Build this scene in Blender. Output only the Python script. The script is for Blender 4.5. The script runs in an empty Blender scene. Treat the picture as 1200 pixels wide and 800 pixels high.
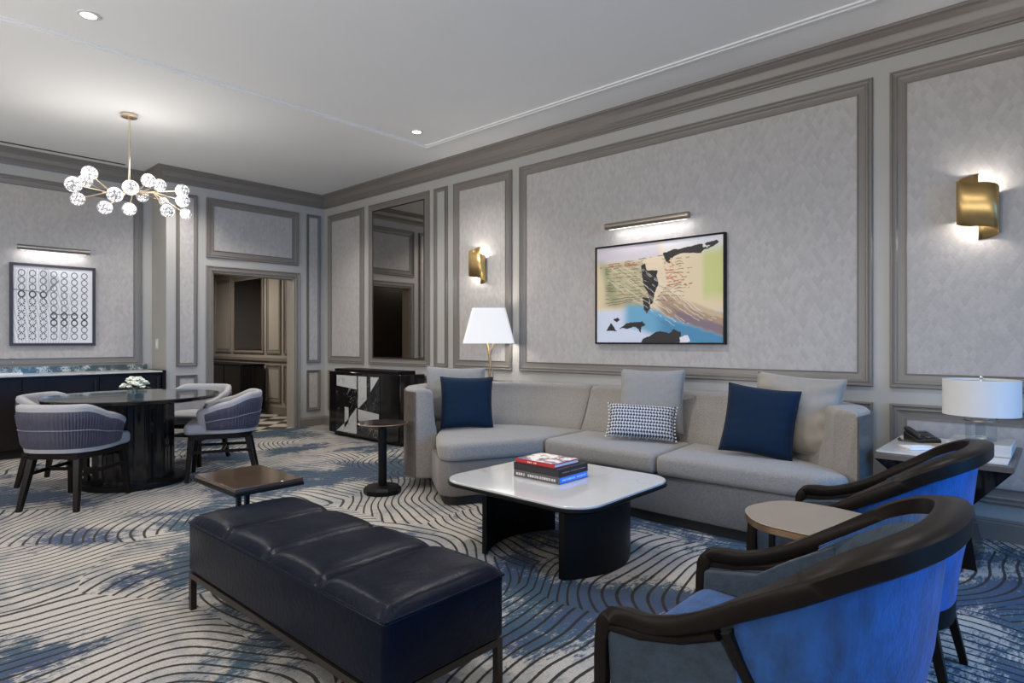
import bpy, bmesh, math, random
import numpy as np
from mathutils import Vector, Matrix
random.seed(4)
C = bpy.context.scene
COL = C.collection
PI = math.pi

# ------------------------------------------------------------------ materials
def new_mat(name):
    m = bpy.data.materials.new(name); m.use_nodes = True
    return m, m.node_tree, m.node_tree.nodes['Principled BSDF']

def setp(b, **k):
    for n, v in k.items():
        n = n.replace('_', ' ')
        if n in b.inputs: b.inputs[n].default_value = v

def mat(name, col, rough=.5, metal=0, noise=0, nscale=20, bump=0, bscale=200, sheen=0, coat=0, spec=.5, stretch=None):
    m, nt, b = new_mat(name)
    c = (col[0], col[1], col[2], 1)
    setp(b, Base_Color=c, Roughness=rough, Metallic=metal, Sheen_Weight=sheen, Coat_Weight=coat, Coat_Roughness=.08, Specular_IOR_Level=spec)
    L = nt.links.new
    tc = nt.nodes.new('ShaderNodeTexCoord'); mp = nt.nodes.new('ShaderNodeMapping')
    if stretch: mp.inputs['Scale'].default_value = stretch
    L(tc.outputs['Object'], mp.inputs['Vector'])
    n = nt.nodes.new('ShaderNodeTexNoise'); n.inputs['Scale'].default_value = nscale; n.inputs['Detail'].default_value = 4
    L(mp.outputs[0], n.inputs['Vector'])
    r = nt.nodes.new('ShaderNodeMapRange'); r.inputs[3].default_value = 1 - noise; r.inputs[4].default_value = 1 + noise
    r.inputs[1].default_value = .25; r.inputs[2].default_value = .75
    L(n.outputs['Fac'], r.inputs[0])
    v = nt.nodes.new('ShaderNodeVectorMath'); v.operation = 'SCALE'; v.inputs[0].default_value = col[:3]
    L(r.outputs[0], v.inputs['Scale']); L(v.outputs[0], b.inputs['Base Color'])
    if bump:
        n2 = nt.nodes.new('ShaderNodeTexNoise'); n2.inputs['Scale'].default_value = bscale; n2.inputs['Detail'].default_value = 2
        L(mp.outputs[0], n2.inputs['Vector'])
        bp = nt.nodes.new('ShaderNodeBump'); bp.inputs['Strength'].default_value = bump; bp.inputs['Distance'].default_value = .004
        L(n2.outputs['Fac'], bp.inputs['Height']); L(bp.outputs[0], b.inputs['Normal'])
    return m

def emis(name, col, s, base=None):
    m, nt, b = new_mat(name)
    setp(b, Base_Color=(*(base or col), 1), Emission_Color=(*col, 1), Emission_Strength=s, Roughness=.6)
    return m

def M(nt, op, a, b=None, c=None):
    n = nt.nodes.new('ShaderNodeMath'); n.operation = op
    for i, x in enumerate((a, b, c)):
        if x is None: continue
        if isinstance(x, (int, float)): n.inputs[i].default_value = x
        else: nt.links.new(x, n.inputs[i])
    return n.outputs[0]

def mix(nt, f, a, b):
    n = nt.nodes.new('ShaderNodeMix'); n.data_type = 'RGBA'
    for sock, x in ((n.inputs[0], f), (n.inputs[6], a), (n.inputs[7], b)):
        if isinstance(x, (int, float)): sock.default_value = x
        elif isinstance(x, tuple): sock.default_value = (*x, 1) if len(x) == 3 else x
        else: nt.links.new(x, sock)
    return n.outputs[2]

def ramp(nt, x, lo, hi):
    n = nt.nodes.new('ShaderNodeMapRange'); n.interpolation_type = 'SMOOTHSTEP'
    n.inputs[1].default_value = lo; n.inputs[2].default_value = hi
    nt.links.new(x, n.inputs[0]); return n.outputs[0]

def noise(nt, vec, scale, detail=3, rough=.5, dist=0):
    n = nt.nodes.new('ShaderNodeTexNoise'); n.inputs['Scale'].default_value = scale
    n.inputs['Detail'].default_value = detail; n.inputs['Roughness'].default_value = rough; n.inputs['Distortion'].default_value = dist
    nt.links.new(vec, n.inputs['Vector']); return n

MAT = {}
MAT['paint'] = mat('wall_paint', (.40, .395, .375), .5, noise=.015, nscale=3)
MAT['taupe'] = mat('moulding_paint', (.185, .170, .153), .36, noise=.02, nscale=4)
MAT['ceiling'] = mat('ceiling_paint', (.84, .84, .835), .85, noise=.01, nscale=2)
MAT['hallpaint'] = mat('hall_paint', (.33, .29, .245), .5, noise=.02, nscale=3)
MAT['hallmould'] = mat('hall_moulding', (.20, .17, .14), .45, noise=.02, nscale=3)
MAT['espresso'] = mat('espresso_wood', (.011, .008, .007), .35, noise=.25, nscale=12, stretch=(1, 1, 6), coat=.0, spec=.14)
MAT['railwood'] = mat('rail_wood', (.007, .005, .004), .40, noise=.2, nscale=14, coat=.0, spec=.14)
MAT['blackwood'] = mat('black_wood', (.006, .006, .0065), .4, noise=.2, nscale=10, coat=.0, spec=.15)
MAT['gloss'] = mat('black_gloss', (.008, .007, .007), .10, noise=.2, nscale=6, coat=.15, spec=.4)
MAT['shellwood'] = mat('taupe_wood', (.10, .082, .07), .35, noise=.2, nscale=10, stretch=(1, 1, 5))
MAT['sofa'] = mat('sofa_fabric', (.215, .204, .192), .95, noise=.22, nscale=110, bump=.8, bscale=160, sheen=.25)
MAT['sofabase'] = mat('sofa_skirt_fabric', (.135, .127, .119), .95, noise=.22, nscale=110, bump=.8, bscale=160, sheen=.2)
MAT['pillow_grey'] = mat('grey_linen', (.235, .232, .23), .9, noise=.06, nscale=40, bump=.3, bscale=300, sheen=.2)
MAT['pillow_beige'] = mat('beige_satin', (.25, .23, .20), .6, noise=.05, nscale=30, bump=.2, bscale=200, sheen=.3)
MAT['navy'] = mat('navy_velvet', (.0006, .011, .032), .8, noise=.15, nscale=30, bump=.2, bscale=200, sheen=.04, spec=.2)
MAT['velvet'] = mat('blue_velvet', (.002, .050, .19), .75, noise=.5, nscale=26, bump=.6, bscale=120, sheen=.12, stretch=(1, 1, .5))
MAT['velvet_shaded'] = mat('shaded_blue_velvet', (.015, .030, .050), .8, noise=.45, nscale=30, bump=.5, bscale=120, sheen=.12)  # darker copy of the blue velvet, shade of side panels and lining in its colour
MAT['leather'] = mat('navy_leather', (.0014, .0032, .010), .33, noise=.25, nscale=9, bump=.35, bscale=60, coat=.0, spec=.13)
MAT['gunmetal'] = mat('gunmetal', (.045, .037, .032), .4, .7, noise=.1)
MAT['brass'] = mat('brushed_brass', (.62, .44, .19), .42, 1, noise=.06, nscale=30)
MAT['nickel'] = mat('brushed_bronze', (.40, .35, .30), .32, 1, noise=.05, nscale=30)
MAT['rosebrass'] = mat('champagne_brass', (.72, .58, .42), .3, 1, noise=.03)
MAT['bronzeedge'] = mat('bronze_edge', (.34, .22, .14), .35, .9, noise=.06, nscale=30)
MAT['tabletaupe'] = mat('taupe_laminate', (.22, .175, .13), .42, noise=.04, nscale=10)
MAT['browntop'] = mat('brown_table_top', (.055, .035, .024), .15, noise=.3, nscale=8, coat=.5)
MAT['white_fabric'] = mat('offwhite_leather', (.31, .31, .325), .6, noise=.03, nscale=30, sheen=.1)
MAT['pleat'] = mat('lavender_pleats', (.042, .041, .066), .6, noise=.15, nscale=30, sheen=.1)
MAT['whiteplain'] = mat('white_paint', (.62, .62, .62), .5)
MAT['paper'] = mat('white_paper', (.75, .75, .77), .8)
MAT['plasticblack'] = mat('black_plastic', (.02, .02, .022), .35)
MAT['cabinet'] = mat('dark_cabinet', (.012, .009, .010), .4, noise=.2, nscale=5, spec=.2)
MAT['petal'] = mat('white_petal', (.72, .74, .64), .8, noise=.06, nscale=60)
MAT['leaf'] = mat('leaf_green', (.05, .11, .03), .6)
MAT['mirror'] = mat('tinted_mirror', (.42, .39, .35), .02, 1)
MAT['chrome'] = mat('chrome', (.7, .7, .72), .1, 1)
MAT['black'] = mat('black_plinth', (.006, .006, .006), .6)
MAT['red'] = mat('red_cover', (.35, .02, .025), .4)
MAT['blue'] = mat('blue_cover', (.03, .20, .75), .45)

def glass(name, col=(1, 1, 1), rough=0.0, alpha=.18):
    m, nt, b = new_mat(name)
    nt.nodes.remove(b)
    out = nt.nodes['Material Output']
    tr = nt.nodes.new('ShaderNodeBsdfTransparent'); tr.inputs[0].default_value = (*col, 1)
    gl = nt.nodes.new('ShaderNodeBsdfGlossy'); gl.inputs['Roughness'].default_value = rough
    fr = nt.nodes.new('ShaderNodeLayerWeight'); fr.inputs[0].default_value = .5
    f = M(nt, 'ADD', M(nt, 'MULTIPLY', M(nt, 'POWER', fr.outputs['Facing'], 3.), .55), .03 + alpha * .2)
    mx = nt.nodes.new('ShaderNodeMixShader')
    nt.links.new(f, mx.inputs[0]); nt.links.new(tr.outputs[0], mx.inputs[1]); nt.links.new(gl.outputs[0], mx.inputs[2])
    nt.links.new(mx.outputs[0], out.inputs[0])
    return m
MAT['glass'] = glass('clear_glass', (.93, .96, .97))
MAT['pane'] = glass('window_pane', (1, 1, 1), alpha=0)

def wallpaper():
    m, nt, b = new_mat('diamond_wallpaper')
    tc = nt.nodes.new('ShaderNodeTexCoord'); sp = nt.nodes.new('ShaderNodeSeparateXYZ')
    nt.links.new(tc.outputs['Object'], sp.inputs[0])
    h = M(nt, 'ADD', sp.outputs[0], sp.outputs[1])
    u = M(nt, 'ADD', M(nt, 'MULTIPLY', h, 25.), M(nt, 'MULTIPLY', sp.outputs[2], 15.))
    v = M(nt, 'SUBTRACT', M(nt, 'MULTIPLY', h, 25.), M(nt, 'MULTIPLY', sp.outputs[2], 15.))
    cb = nt.nodes.new('ShaderNodeCombineXYZ')
    nt.links.new(M(nt, 'FLOOR', u), cb.inputs[0]); nt.links.new(M(nt, 'FLOOR', v), cb.inputs[1])
    wn = nt.nodes.new('ShaderNodeTexWhiteNoise'); nt.links.new(cb.outputs[0], wn.inputs['Vector'])
    fu = M(nt, 'FRACT', u); fv = M(nt, 'FRACT', v)
    facet = M(nt, 'MULTIPLY', M(nt, 'SUBTRACT', fu, fv), .03)
    nz = noise(nt, tc.outputs['Object'], 55, 4)
    k = M(nt, 'ADD', M(nt, 'ADD', M(nt, 'MULTIPLY', wn.outputs['Value'], .15), facet), M(nt, 'MULTIPLY', nz.outputs[0], .16))
    k = M(nt, 'ADD', k, .88)
    vm = nt.nodes.new('ShaderNodeVectorMath'); vm.operation = 'SCALE'; vm.inputs[0].default_value = (.40, .383, .372)
    nt.links.new(k, vm.inputs['Scale']); nt.links.new(vm.outputs[0], b.inputs['Base Color'])
    setp(b, Roughness=.6)
    bp = nt.nodes.new('ShaderNodeBump'); bp.inputs['Strength'].default_value = .25; bp.inputs['Distance'].default_value = .005
    nt.links.new(M(nt, 'ADD', M(nt, 'MULTIPLY', wn.outputs['Value'], .5), M(nt, 'MULTIPLY', nz.outputs[0], .8)), bp.inputs['Height']); nt.links.new(bp.outputs[0], b.inputs['Normal'])
    return m
MAT['wallpaper'] = wallpaper()

def carpet():
    m, nt, b = new_mat('swirl_carpet')
    tc = nt.nodes.new('ShaderNodeTexCoord'); P = tc.outputs['Object']
    nw = noise(nt, P, .9, 1)
    sc = nt.nodes.new('ShaderNodeVectorMath'); sc.operation = 'SUBTRACT'; nt.links.new(nw.outputs['Color'], sc.inputs[0]); sc.inputs[1].default_value = (.5, .5, .5)
    s2 = nt.nodes.new('ShaderNodeVectorMath'); s2.operation = 'SCALE'; nt.links.new(sc.outputs[0], s2.inputs[0]); s2.inputs['Scale'].default_value = .55
    ad = nt.nodes.new('ShaderNodeVectorMath'); ad.operation = 'ADD'; nt.links.new(P, ad.inputs[0]); nt.links.new(s2.outputs[0], ad.inputs[1])
    vo = nt.nodes.new('ShaderNodeTexVoronoi'); vo.voronoi_dimensions = '2D'; vo.inputs['Scale'].default_value = .85; vo.inputs['Randomness'].default_value = .85
    nt.links.new(ad.outputs[0], vo.inputs['Vector'])
    # a centre for the arcs of each patch, offset from the patch centre
    rc = nt.nodes.new('ShaderNodeVectorMath'); rc.operation = 'SUBTRACT'; nt.links.new(vo.outputs['Color'], rc.inputs[0]); rc.inputs[1].default_value = (.5, .5, .5)
    rs = nt.nodes.new('ShaderNodeVectorMath'); rs.operation = 'SCALE'; nt.links.new(rc.outputs[0], rs.inputs[0]); rs.inputs['Scale'].default_value = 3.0
    cc = nt.nodes.new('ShaderNodeVectorMath'); cc.operation = 'ADD'; nt.links.new(vo.outputs['Position'], cc.inputs[0]); nt.links.new(rs.outputs[0], cc.inputs[1])
    fl = nt.nodes.new('ShaderNodeVectorMath'); fl.operation = 'MULTIPLY'; nt.links.new(cc.outputs[0], fl.inputs[0]); fl.inputs[1].default_value = (1, 1, 0)
    fp = nt.nodes.new('ShaderNodeVectorMath'); fp.operation = 'MULTIPLY'; nt.links.new(ad.outputs[0], fp.inputs[0]); fp.inputs[1].default_value = (1, 1, 0)
    di = nt.nodes.new('ShaderNodeVectorMath'); di.operation = 'DISTANCE'; nt.links.new(fl.outputs[0], di.inputs[0]); nt.links.new(fp.outputs[0], di.inputs[1])
    jit = noise(nt, P, 45, 2)
    dd = M(nt, 'ADD', di.outputs['Value'], M(nt, 'MULTIPLY', jit.outputs[0], .006))
    tri = M(nt, 'PINGPONG', M(nt, 'MULTIPLY', dd, 16.), .5)   # one line each 6 cm
    line = M(nt, 'SUBTRACT', 1., ramp(nt, tri, .09, .14))
    fine = noise(nt, P, 160, 2)
    streak = nt.nodes.new('ShaderNodeMapping'); streak.inputs['Scale'].default_value = (18, 60, 1); streak.inputs['Rotation'].default_value = (0, 0, .5)
    nt.links.new(P, streak.inputs['Vector'])
    st = noise(nt, streak.outputs[0], 1.2, 5, .7)
    big = noise(nt, P, .95, 3, .55, .3)
    msum = M(nt, 'ADD', big.outputs[0], M(nt, 'MULTIPLY', M(nt, 'SUBTRACT', st.outputs[0], .5), .34))
    # more blue towards the window side of the room
    sp = nt.nodes.new('ShaderNodeSeparateXYZ'); nt.links.new(P, sp.inputs[0])
    bias = M(nt, 'MULTIPLY', ramp(nt, M(nt, 'SUBTRACT', sp.outputs[0], sp.outputs[1]), 1., 3.2), .06)
    msum = M(nt, 'ADD', msum, bias)
    brk = noise(nt, P, 9, 6, .75); msum = M(nt, 'ADD', msum, M(nt, 'MULTIPLY', M(nt, 'SUBTRACT', brk.outputs[0], .5), .30))
    blue = ramp(nt, msum, .50, .565)
    hue = noise(nt, P, 1.7, 2)
    bl = mix(nt, ramp(nt, hue.outputs[0], .4, .6), (.008, .030, .085), (.010, .048, .082))
    base = mix(nt, ramp(nt, fine.outputs[0], .3, .7), (.29, .272, .245), (.42, .40, .37))
    g2 = noise(nt, P, 2.3, 4, .6)
    base = mix(nt, M(nt, 'MULTIPLY', ramp(nt, M(nt, 'ADD', g2.outputs[0], M(nt, 'MULTIPLY', M(nt, 'SUBTRACT', brk.outputs[0], .5), .5)), .46, .62), .5), base, (.10, .13, .16))
    base = mix(nt, M(nt, 'MULTIPLY', blue, .92), base, bl)
    col = mix(nt, M(nt, 'MULTIPLY', line, .97), base, (.012, .008, .006))
    nt.links.new(col, b.inputs['Base Color']); setp(b, Roughness=1, Specular_IOR_Level=.1, Sheen_Weight=.1)
    bp = nt.nodes.new('ShaderNodeBump'); bp.inputs['Strength'].default_value = .5; bp.inputs['Distance'].default_value = .006
    nt.links.new(M(nt, 'SUBTRACT', fine.outputs[0], M(nt, 'MULTIPLY', line, .8)), bp.inputs['Height']); nt.links.new(bp.outputs[0], b.inputs['Normal'])
    return m
MAT['carpet'] = carpet()

def marble(name, basec, vein, scale, width, rough=.15, dist=1.5):
    m, nt, b = new_mat(name)
    tc = nt.nodes.new('ShaderNodeTexCoord')
    n = noise(nt, tc.outputs['Object'], scale, 5, .55, dist)
    v = M(nt, 'ABSOLUTE', M(nt, 'SUBTRACT', n.outputs[0], .5))
    f = M(nt, 'SUBTRACT', 1., ramp(nt, v, 0., width))
    n2 = noise(nt, tc.outputs['Object'], scale * .6, 2)
    f = M(nt, 'MULTIPLY', f, ramp(nt, n2.outputs[0], .45, .62))
    nt.links.new(mix(nt, f, basec, vein), b.inputs['Base Color']); setp(b, Roughness=rough, Coat_Weight=.3, Coat_Roughness=.05)
    return m
MAT['marble_white'] = marble('white_marble', (.50, .50, .50), (.36, .29, .24), 2.2, .012, .10)
MAT['marble_doorw'] = marble('pale_marble', (.50, .50, .50), (.25, .25, .25), 6, .03, .2)
MAT['marble_black'] = marble('black_marble', (.010, .010, .011), (.5, .5, .5), 4.5, .006, .12)
MAT['marble_green'] = marble('green_marble', (.06, .085, .08), (.5, .54, .52), 14, .12, .2)
MAT['stone'] = marble('pale_stone', (.55, .54, .52), (.4, .39, .37), 8, .05, .3)

def checker():
    m, nt, b = new_mat('checker_floor')
    tc = nt.nodes.new('ShaderNodeTexCoord'); mp = nt.nodes.new('ShaderNodeMapping'); mp.inputs['Rotation'].default_value = (0, 0, PI / 4)
    nt.links.new(tc.outputs['Object'], mp.inputs['Vector'])
    ck = nt.nodes.new('ShaderNodeTexChecker'); ck.inputs['Scale'].default_value = 3.3
    ck.inputs['Color1'].default_value = (.50, .45, .38, 1); ck.inputs['Color2'].default_value = (.05, .04, .035, 1)
    nt.links.new(mp.outputs[0], ck.inputs['Vector']); nt.links.new(ck.outputs[0], b.inputs['Base Color']); setp(b, Roughness=.3)
    return m
MAT['checker'] = checker()

def weave():
    m, nt, b = new_mat('basket_weave')
    tc = nt.nodes.new('ShaderNodeTexCoord'); sp = nt.nodes.new('ShaderNodeSeparateXYZ'); nt.links.new(tc.outputs['Object'], sp.inputs[0])
    su = M(nt, 'SINE', M(nt, 'MULTIPLY', sp.outputs[0], 300.)); sv = M(nt, 'SINE', M(nt, 'MULTIPLY', sp.outputs[2], 260.))
    odd = M(nt, 'SINE', M(nt, 'ADD', M(nt, 'MULTIPLY', sp.outputs[0], 300.), M(nt, 'MULTIPLY', M(nt, 'SIGN', M(nt, 'SINE', M(nt, 'MULTIPLY', sp.outputs[2], 130.))), .8)))
    f = ramp(nt, M(nt, 'ADD', odd, sv), -.25, .25)
    nt.links.new(mix(nt, f, (.50, .51, .53), (.025, .03, .055)), b.inputs['Base Color']); setp(b, Roughness=.9)
    bp = nt.nodes.new('ShaderNodeBump'); bp.inputs['Strength'].default_value = .5; bp.inputs['Distance'].default_value = .004
    nt.links.new(M(nt, 'SUBTRACT', 1., f), bp.inputs['Height']); nt.links.new(bp.outputs[0], b.inputs['Normal'])
    return m
MAT['weave'] = weave()

def attrmat(name, rough=.5):
    m, nt, b = new_mat(name)
    a = nt.nodes.new('ShaderNodeAttribute'); a.attribute_name = 'paint'
    nt.links.new(a.outputs['Color'], b.inputs['Base Color']); setp(b, Roughness=rough)
    return m
MAT['painted'] = attrmat('pigment')
MAT['shade'] = emis('lit_lamp_shade', (1, .97, .93), .34, (.6, .6, .6))
MAT['shade2'] = emis('pale_lamp_shade', (1, .98, .95), .10, (.5, .5, .5))
MAT['bulb'] = emis('bulb_glow', (1, .95, .88), 14)
MAT['led'] = emis('led_strip', (1, .98, .96), 3)
MAT['down'] = emis('downlight_glow', (1, .97, .93), 5)
def globe_mat():
    m, nt, b = new_mat('crackled_globe')
    tc = nt.nodes.new('ShaderNodeTexCoord')
    vo = nt.nodes.new('ShaderNodeTexVoronoi'); vo.feature = 'DISTANCE_TO_EDGE'; vo.inputs['Scale'].default_value = 38
    nt.links.new(tc.outputs['Object'], vo.inputs['Vector'])
    n = noise(nt, tc.outputs['Object'], 30, 3)
    f = M(nt, 'MULTIPLY', ramp(nt, vo.outputs['Distance'], .02, .2), ramp(nt, n.outputs[0], .28, .5))
    setp(b, Roughness=.15, Emission_Color=(1, .97, .94, 1))
    nt.links.new(mix(nt, f, (.22, .22, .24), (.85, .85, .86)), b.inputs['Base Color'])
    nt.links.new(M(nt, 'ADD', M(nt, 'MULTIPLY', f, .9), .04), b.inputs['Emission Strength'])
    return m
MAT['globe'] = globe_mat()

# ------------------------------------------------------------------ mesh tools
class MB:
    def __init__(s): s.v = []; s.f = []; s.mi = []
    def add(s, vs, fs, mi=0):
        o = len(s.v); s.v += [tuple(p) for p in vs]; s.f += [tuple(i + o for i in q) for q in fs]; s.mi += [mi] * len(fs)
        return s
    def box(s, x0, x1, y0, y1, z0, z1, mi=0):
        v = [(x0, y0, z0), (x1, y0, z0), (x1, y1, z0), (x0, y1, z0), (x0, y0, z1), (x1, y0, z1), (x1, y1, z1), (x0, y1, z1)]
        return s.add(v, [(0, 3, 2, 1), (4, 5, 6, 7), (0, 1, 5, 4), (1, 2, 6, 5), (2, 3, 7, 6), (3, 0, 4, 7)], mi)
    def hexa(s, a, b, mi=0):   # two quads of 4 points (bottom, top)
        return s.add(list(a) + list(b), [(0, 3, 2, 1), (4, 5, 6, 7), (0, 1, 5, 4), (1, 2, 6, 5), (2, 3, 7, 6), (3, 0, 4, 7)], mi)
    def prism(s, pts, z0, z1, mi=0):
        n = len(pts); v = [(p[0], p[1], z0) for p in pts] + [(p[0], p[1], z1) for p in pts]
        f = [tuple(range(n - 1, -1, -1)), tuple(range(n, 2 * n))] + [(i, (i + 1) % n, n + (i + 1) % n, n + i) for i in range(n)]
        return s.add(v, f, mi)
    def rings(s, R, closed=True, cap=True, mi=0):   # R: list of rings with equal counts
        n = len(R[0]); v = [p for r in R for p in r]; f = []
        for k in range(len(R) - 1):
            for i in range(n if closed else n - 1):
                j = (i + 1) % n
                f.append((k * n + i, k * n + j, (k + 1) * n + j, (k + 1) * n + i))
        if cap and closed:
            f.append(tuple(range(n - 1, -1, -1))); f.append(tuple((len(R) - 1) * n + i for i in range(n)))
        return s.add(v, f, mi)
    def lathe(s, prof, n=32, c=(0, 0, 0), mi=0, cap=True):
        R = [[(c[0] + r * math.cos(2 * PI * i / n), c[1] + r * math.sin(2 * PI * i / n), c[2] + z) for i in range(n)] for r, z in prof]
        return s.rings(R, True, cap, mi)
    def tube(s, pts, r, n=8, closed=False, mi=0, w=None):   # w: (half width, half height) rectangle sections per point
        P = [Vector(p) for p in pts]; R = []; m = len(P)
        for i, p in enumerate(P):
            a = P[(i - 1) % m] if (closed or i > 0) else P[i]; b = P[(i + 1) % m] if (closed or i < m - 1) else P[i]
            t = (b - a).normalized()
            up = Vector((0, 0, 1)) if abs(t.z) < .95 else Vector((0, 1, 0))
            sd = t.cross(up).normalized(); uu = sd.cross(t).normalized()
            rr = r[i] if isinstance(r, (list, tuple)) else r
            R.append([tuple(p + sd * rr * math.cos(2 * PI * k / n + PI / n) + uu * rr * math.sin(2 * PI * k / n + PI / n)) for k in range(n)])
        if closed: R.append(R[0]); return s.rings(R, True, False, mi)
        return s.rings(R, True, True, mi)
    def sphere(s, c, r, n=16, m=10, mi=0):
        prof = [(max(r * math.sin(PI * k / m), 1e-4), -r * math.cos(PI * k / m)) for k in range(m + 1)]
        return s.lathe(prof, n, c, mi)

def obj(name, mb, ms, parent=None, smooth=False, bevel=0, seg=2, sub=0, angle=35):
    me = bpy.data.meshes.new(name); me.from_pydata(mb.v, [], mb.f)
    if not isinstance(ms, (list, tuple)): ms = [ms]
    for m in ms: me.materials.append(MAT[m] if isinstance(m, str) else m)
    for p, i in zip(me.polygons, mb.mi): p.material_index = i
    bm = bmesh.new(); bm.from_mesh(me); bmesh.ops.recalc_face_normals(bm, faces=bm.faces); bm.to_mesh(me); bm.free()
    o = bpy.data.objects.new(name, me); COL.objects.link(o)
    if parent: o.parent = parent
    if smooth or bevel or sub:
        me.polygons.foreach_set('use_smooth', [True] * len(me.polygons))
        if not sub: me.set_sharp_from_angle(angle=math.radians(angle))
    if bevel:
        b = o.modifiers.new('bevel', 'BEVEL'); b.width = bevel; b.segments = seg; b.limit_method = 'ANGLE'; b.angle_limit = math.radians(40)
        b.harden_normals = False
    if sub:
        b = o.modifiers.new('subdivision', 'SUBSURF'); b.levels = sub; b.render_levels = sub
    return o

def thing(name, label, cat, loc=(0, 0, 0), rz=0, group=None):
    o = bpy.data.objects.new(name, None); COL.objects.link(o); o.location = loc; o.rotation_euler = (0, 0, rz)
    o.empty_display_size = .1
    return tag(o, label, cat, group)
def tag(o, label, cat, group=None):
    o['label'] = label; o['category'] = cat
    if group: o['group'] = group
    return o
def struct(o): o['kind'] = 'structure'; return o
def copy_tree(o, parent=None):
    c = o.copy(); COL.objects.link(c)
    if parent: c.parent = parent
    for ch in list(o.children): copy_tree(ch, c)
    return c

def catmull(pts, n):
    P = [np.array(p, float) for p in pts]; P = [2 * P[0] - P[1]] + P + [2 * P[-1] - P[-2]]
    out = []
    for i in range(1, len(P) - 2):
        for k in range(n):
            t = k / n; a, b, c, d = P[i - 1:i + 3]
            out.append(.5 * ((2 * b) + (-a + c) * t + (2 * a - 5 * b + 4 * c - d) * t * t + (-a + 3 * b - 3 * c + d) * t ** 3))
    out.append(P[-2]); return [tuple(float(x) for x in p) for p in out]

def round_poly(pts, r, n=6, dens=.06):
    m = len(pts); out = []
    rs = r if isinstance(r, (list, tuple)) else [r] * m
    for i in range(m):
        p = Vector(pts[i][:2]); a = Vector(pts[i - 1][:2]) - p; b = Vector(pts[(i + 1) % m][:2]) - p
        la, lb = a.length, b.length; a.normalize(); b.normalize()
        ang = a.angle(b); t = min(rs[i] / math.tan(ang / 2), la * .48, lb * .48); rr = t * math.tan(ang / 2)
        p0 = p + a * t; p1 = p + b * t; bis = (a + b)
        if bis.length < 1e-4: out.append(tuple(p)); continue
        c = p + bis.normalized() * (rr / math.sin(ang / 2))
        a0 = math.atan2(p0.y - c.y, p0.x - c.x); a1 = math.atan2(p1.y - c.y, p1.x - c.x); d = (a1 - a0 + PI) % (2 * PI) - PI
        for k in range(n + 1): out.append((c.x + rr * math.cos(a0 + d * k / n), c.y + rr * math.sin(a0 + d * k / n)))
    res = []
    for i in range(len(out)):
        a = out[i]; b = out[(i + 1) % len(out)]; L = math.dist(a, b)
        k = max(1, int(L / dens))
        if L < 1e-5: continue
        for j in range(k): res.append((a[0] + (b[0] - a[0]) * j / k, a[1] + (b[1] - a[1]) * j / k))
    return res

def inset(pts, d):
    n = len(pts); out = []
    area = sum(pts[i][0] * pts[(i + 1) % n][1] - pts[(i + 1) % n][0] * pts[i][1] for i in range(n)); sg = 1 if area > 0 else -1
    for i in range(n):
        a = Vector(pts[i - 1]); p = Vector(pts[i]); b = Vector(pts[(i + 1) % n]); t = (b - a)
        if t.length < 1e-9: out.append(tuple(p)); continue
        t.normalize(); nn = Vector((-t.y, t.x)) * sg; out.append(tuple(p + nn * d))
    return out

def pad(outline, z0, z1, r, crown=.02):   # upholstered cushion from a plan outline
    R = []
    for k in range(5):
        a = PI / 2 * k / 4; R.append([(x, y, z0 + r * (1 - math.sin(a))) for x, y in inset(outline, r * (1 - math.cos(a)))][:])
    R = R[::-1] if False else [[(x, y, z0 + r * (1 - math.cos(PI / 2 * k / 4))) for x, y in inset(outline, r * (1 - math.sin(PI / 2 * k / 4)))] for k in range(5)]
    for k in range(5):
        a = PI / 2 * k / 4; R.append([(x, y, z1 - r + r * math.sin(a)) for x, y in inset(outline, r * (1 - math.cos(a)))])
    top = R[-1]; cx = sum(p[0] for p in top) / len(top); cy = sum(p[1] for p in top) / len(top)
    for s in (.88, .72, .5, .25, .02):
        R.append([(cx + (x - cx) * s, cy + (y - cy) * s, z1 + crown * (1 - s * s)) for x, y, z in top])
    return MB().rings(R)

def lipped(outline, z0, z1, e=.006):   # slab with small rounded edge
    R = [[(x, y, z0) for x, y in inset(outline, e)], [(x, y, z0 + e) for x, y in outline], [(x, y, z1 - e) for x, y in outline], [(x, y, z1) for x, y in inset(outline, e)]]
    return MB().rings(R)

def circle(r, n=48, c=(0, 0)): return [(c[0] + r * math.cos(2 * PI * i / n), c[1] + r * math.sin(2 * PI * i / n)) for i in range(n)]

# ------------------------------------------------------------------ the room
XR, YB, YN, XN = 4.76, 8.0, 8.5, 2.639     # right wall, door wall, niche wall, niche corner
XL, YF, ZC = -2.6, -2.3, 3.30
DX0, DX1, DZ = 3.176, 4.284, 2.09          # doorway

struct(obj('floor', MB().box(XL - .2, XR + .2, YF - .2, YN + .02, -.1, 0), 'carpet'))
struct(obj('ceiling', MB().box(XL - .2, XR + .2, YF - .2, YN + .2, ZC, ZC + .1), 'ceiling'))
wr = struct(obj('wall_right', MB().box(XR, XR + .15, YF - .2, YB + .2, 0, ZC), 'paint'))
b = MB(); b.box(XN, DX0, YB, YB + .19, 0, ZC); b.box(DX1, XR, YB, YB + .19, 0, ZC); b.box(DX0, DX1, YB, YB + .19, DZ, ZC)
wb = struct(obj('wall_back', b, 'paint'))
struct(obj('wall_return', MB().box(XN, XN + .1, YB + .19, YN + .2, 0, ZC), 'paint'))
wn = struct(obj('wall_niche', MB().box(XL - .2, XN, YN, YN + .15, 0, ZC), 'paint'))
ADDED_WINL = [(-.7, 1.9), (3.3, 5.9)]  # unseen left-wall windows, added to carry neutral fill up to the ceiling
b = MB(); b.box(XL - .15, XL, YF - .2, YN, 0, .35); b.box(XL - .15, XL, YF - .2, YN, 2.85, ZC)
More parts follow.
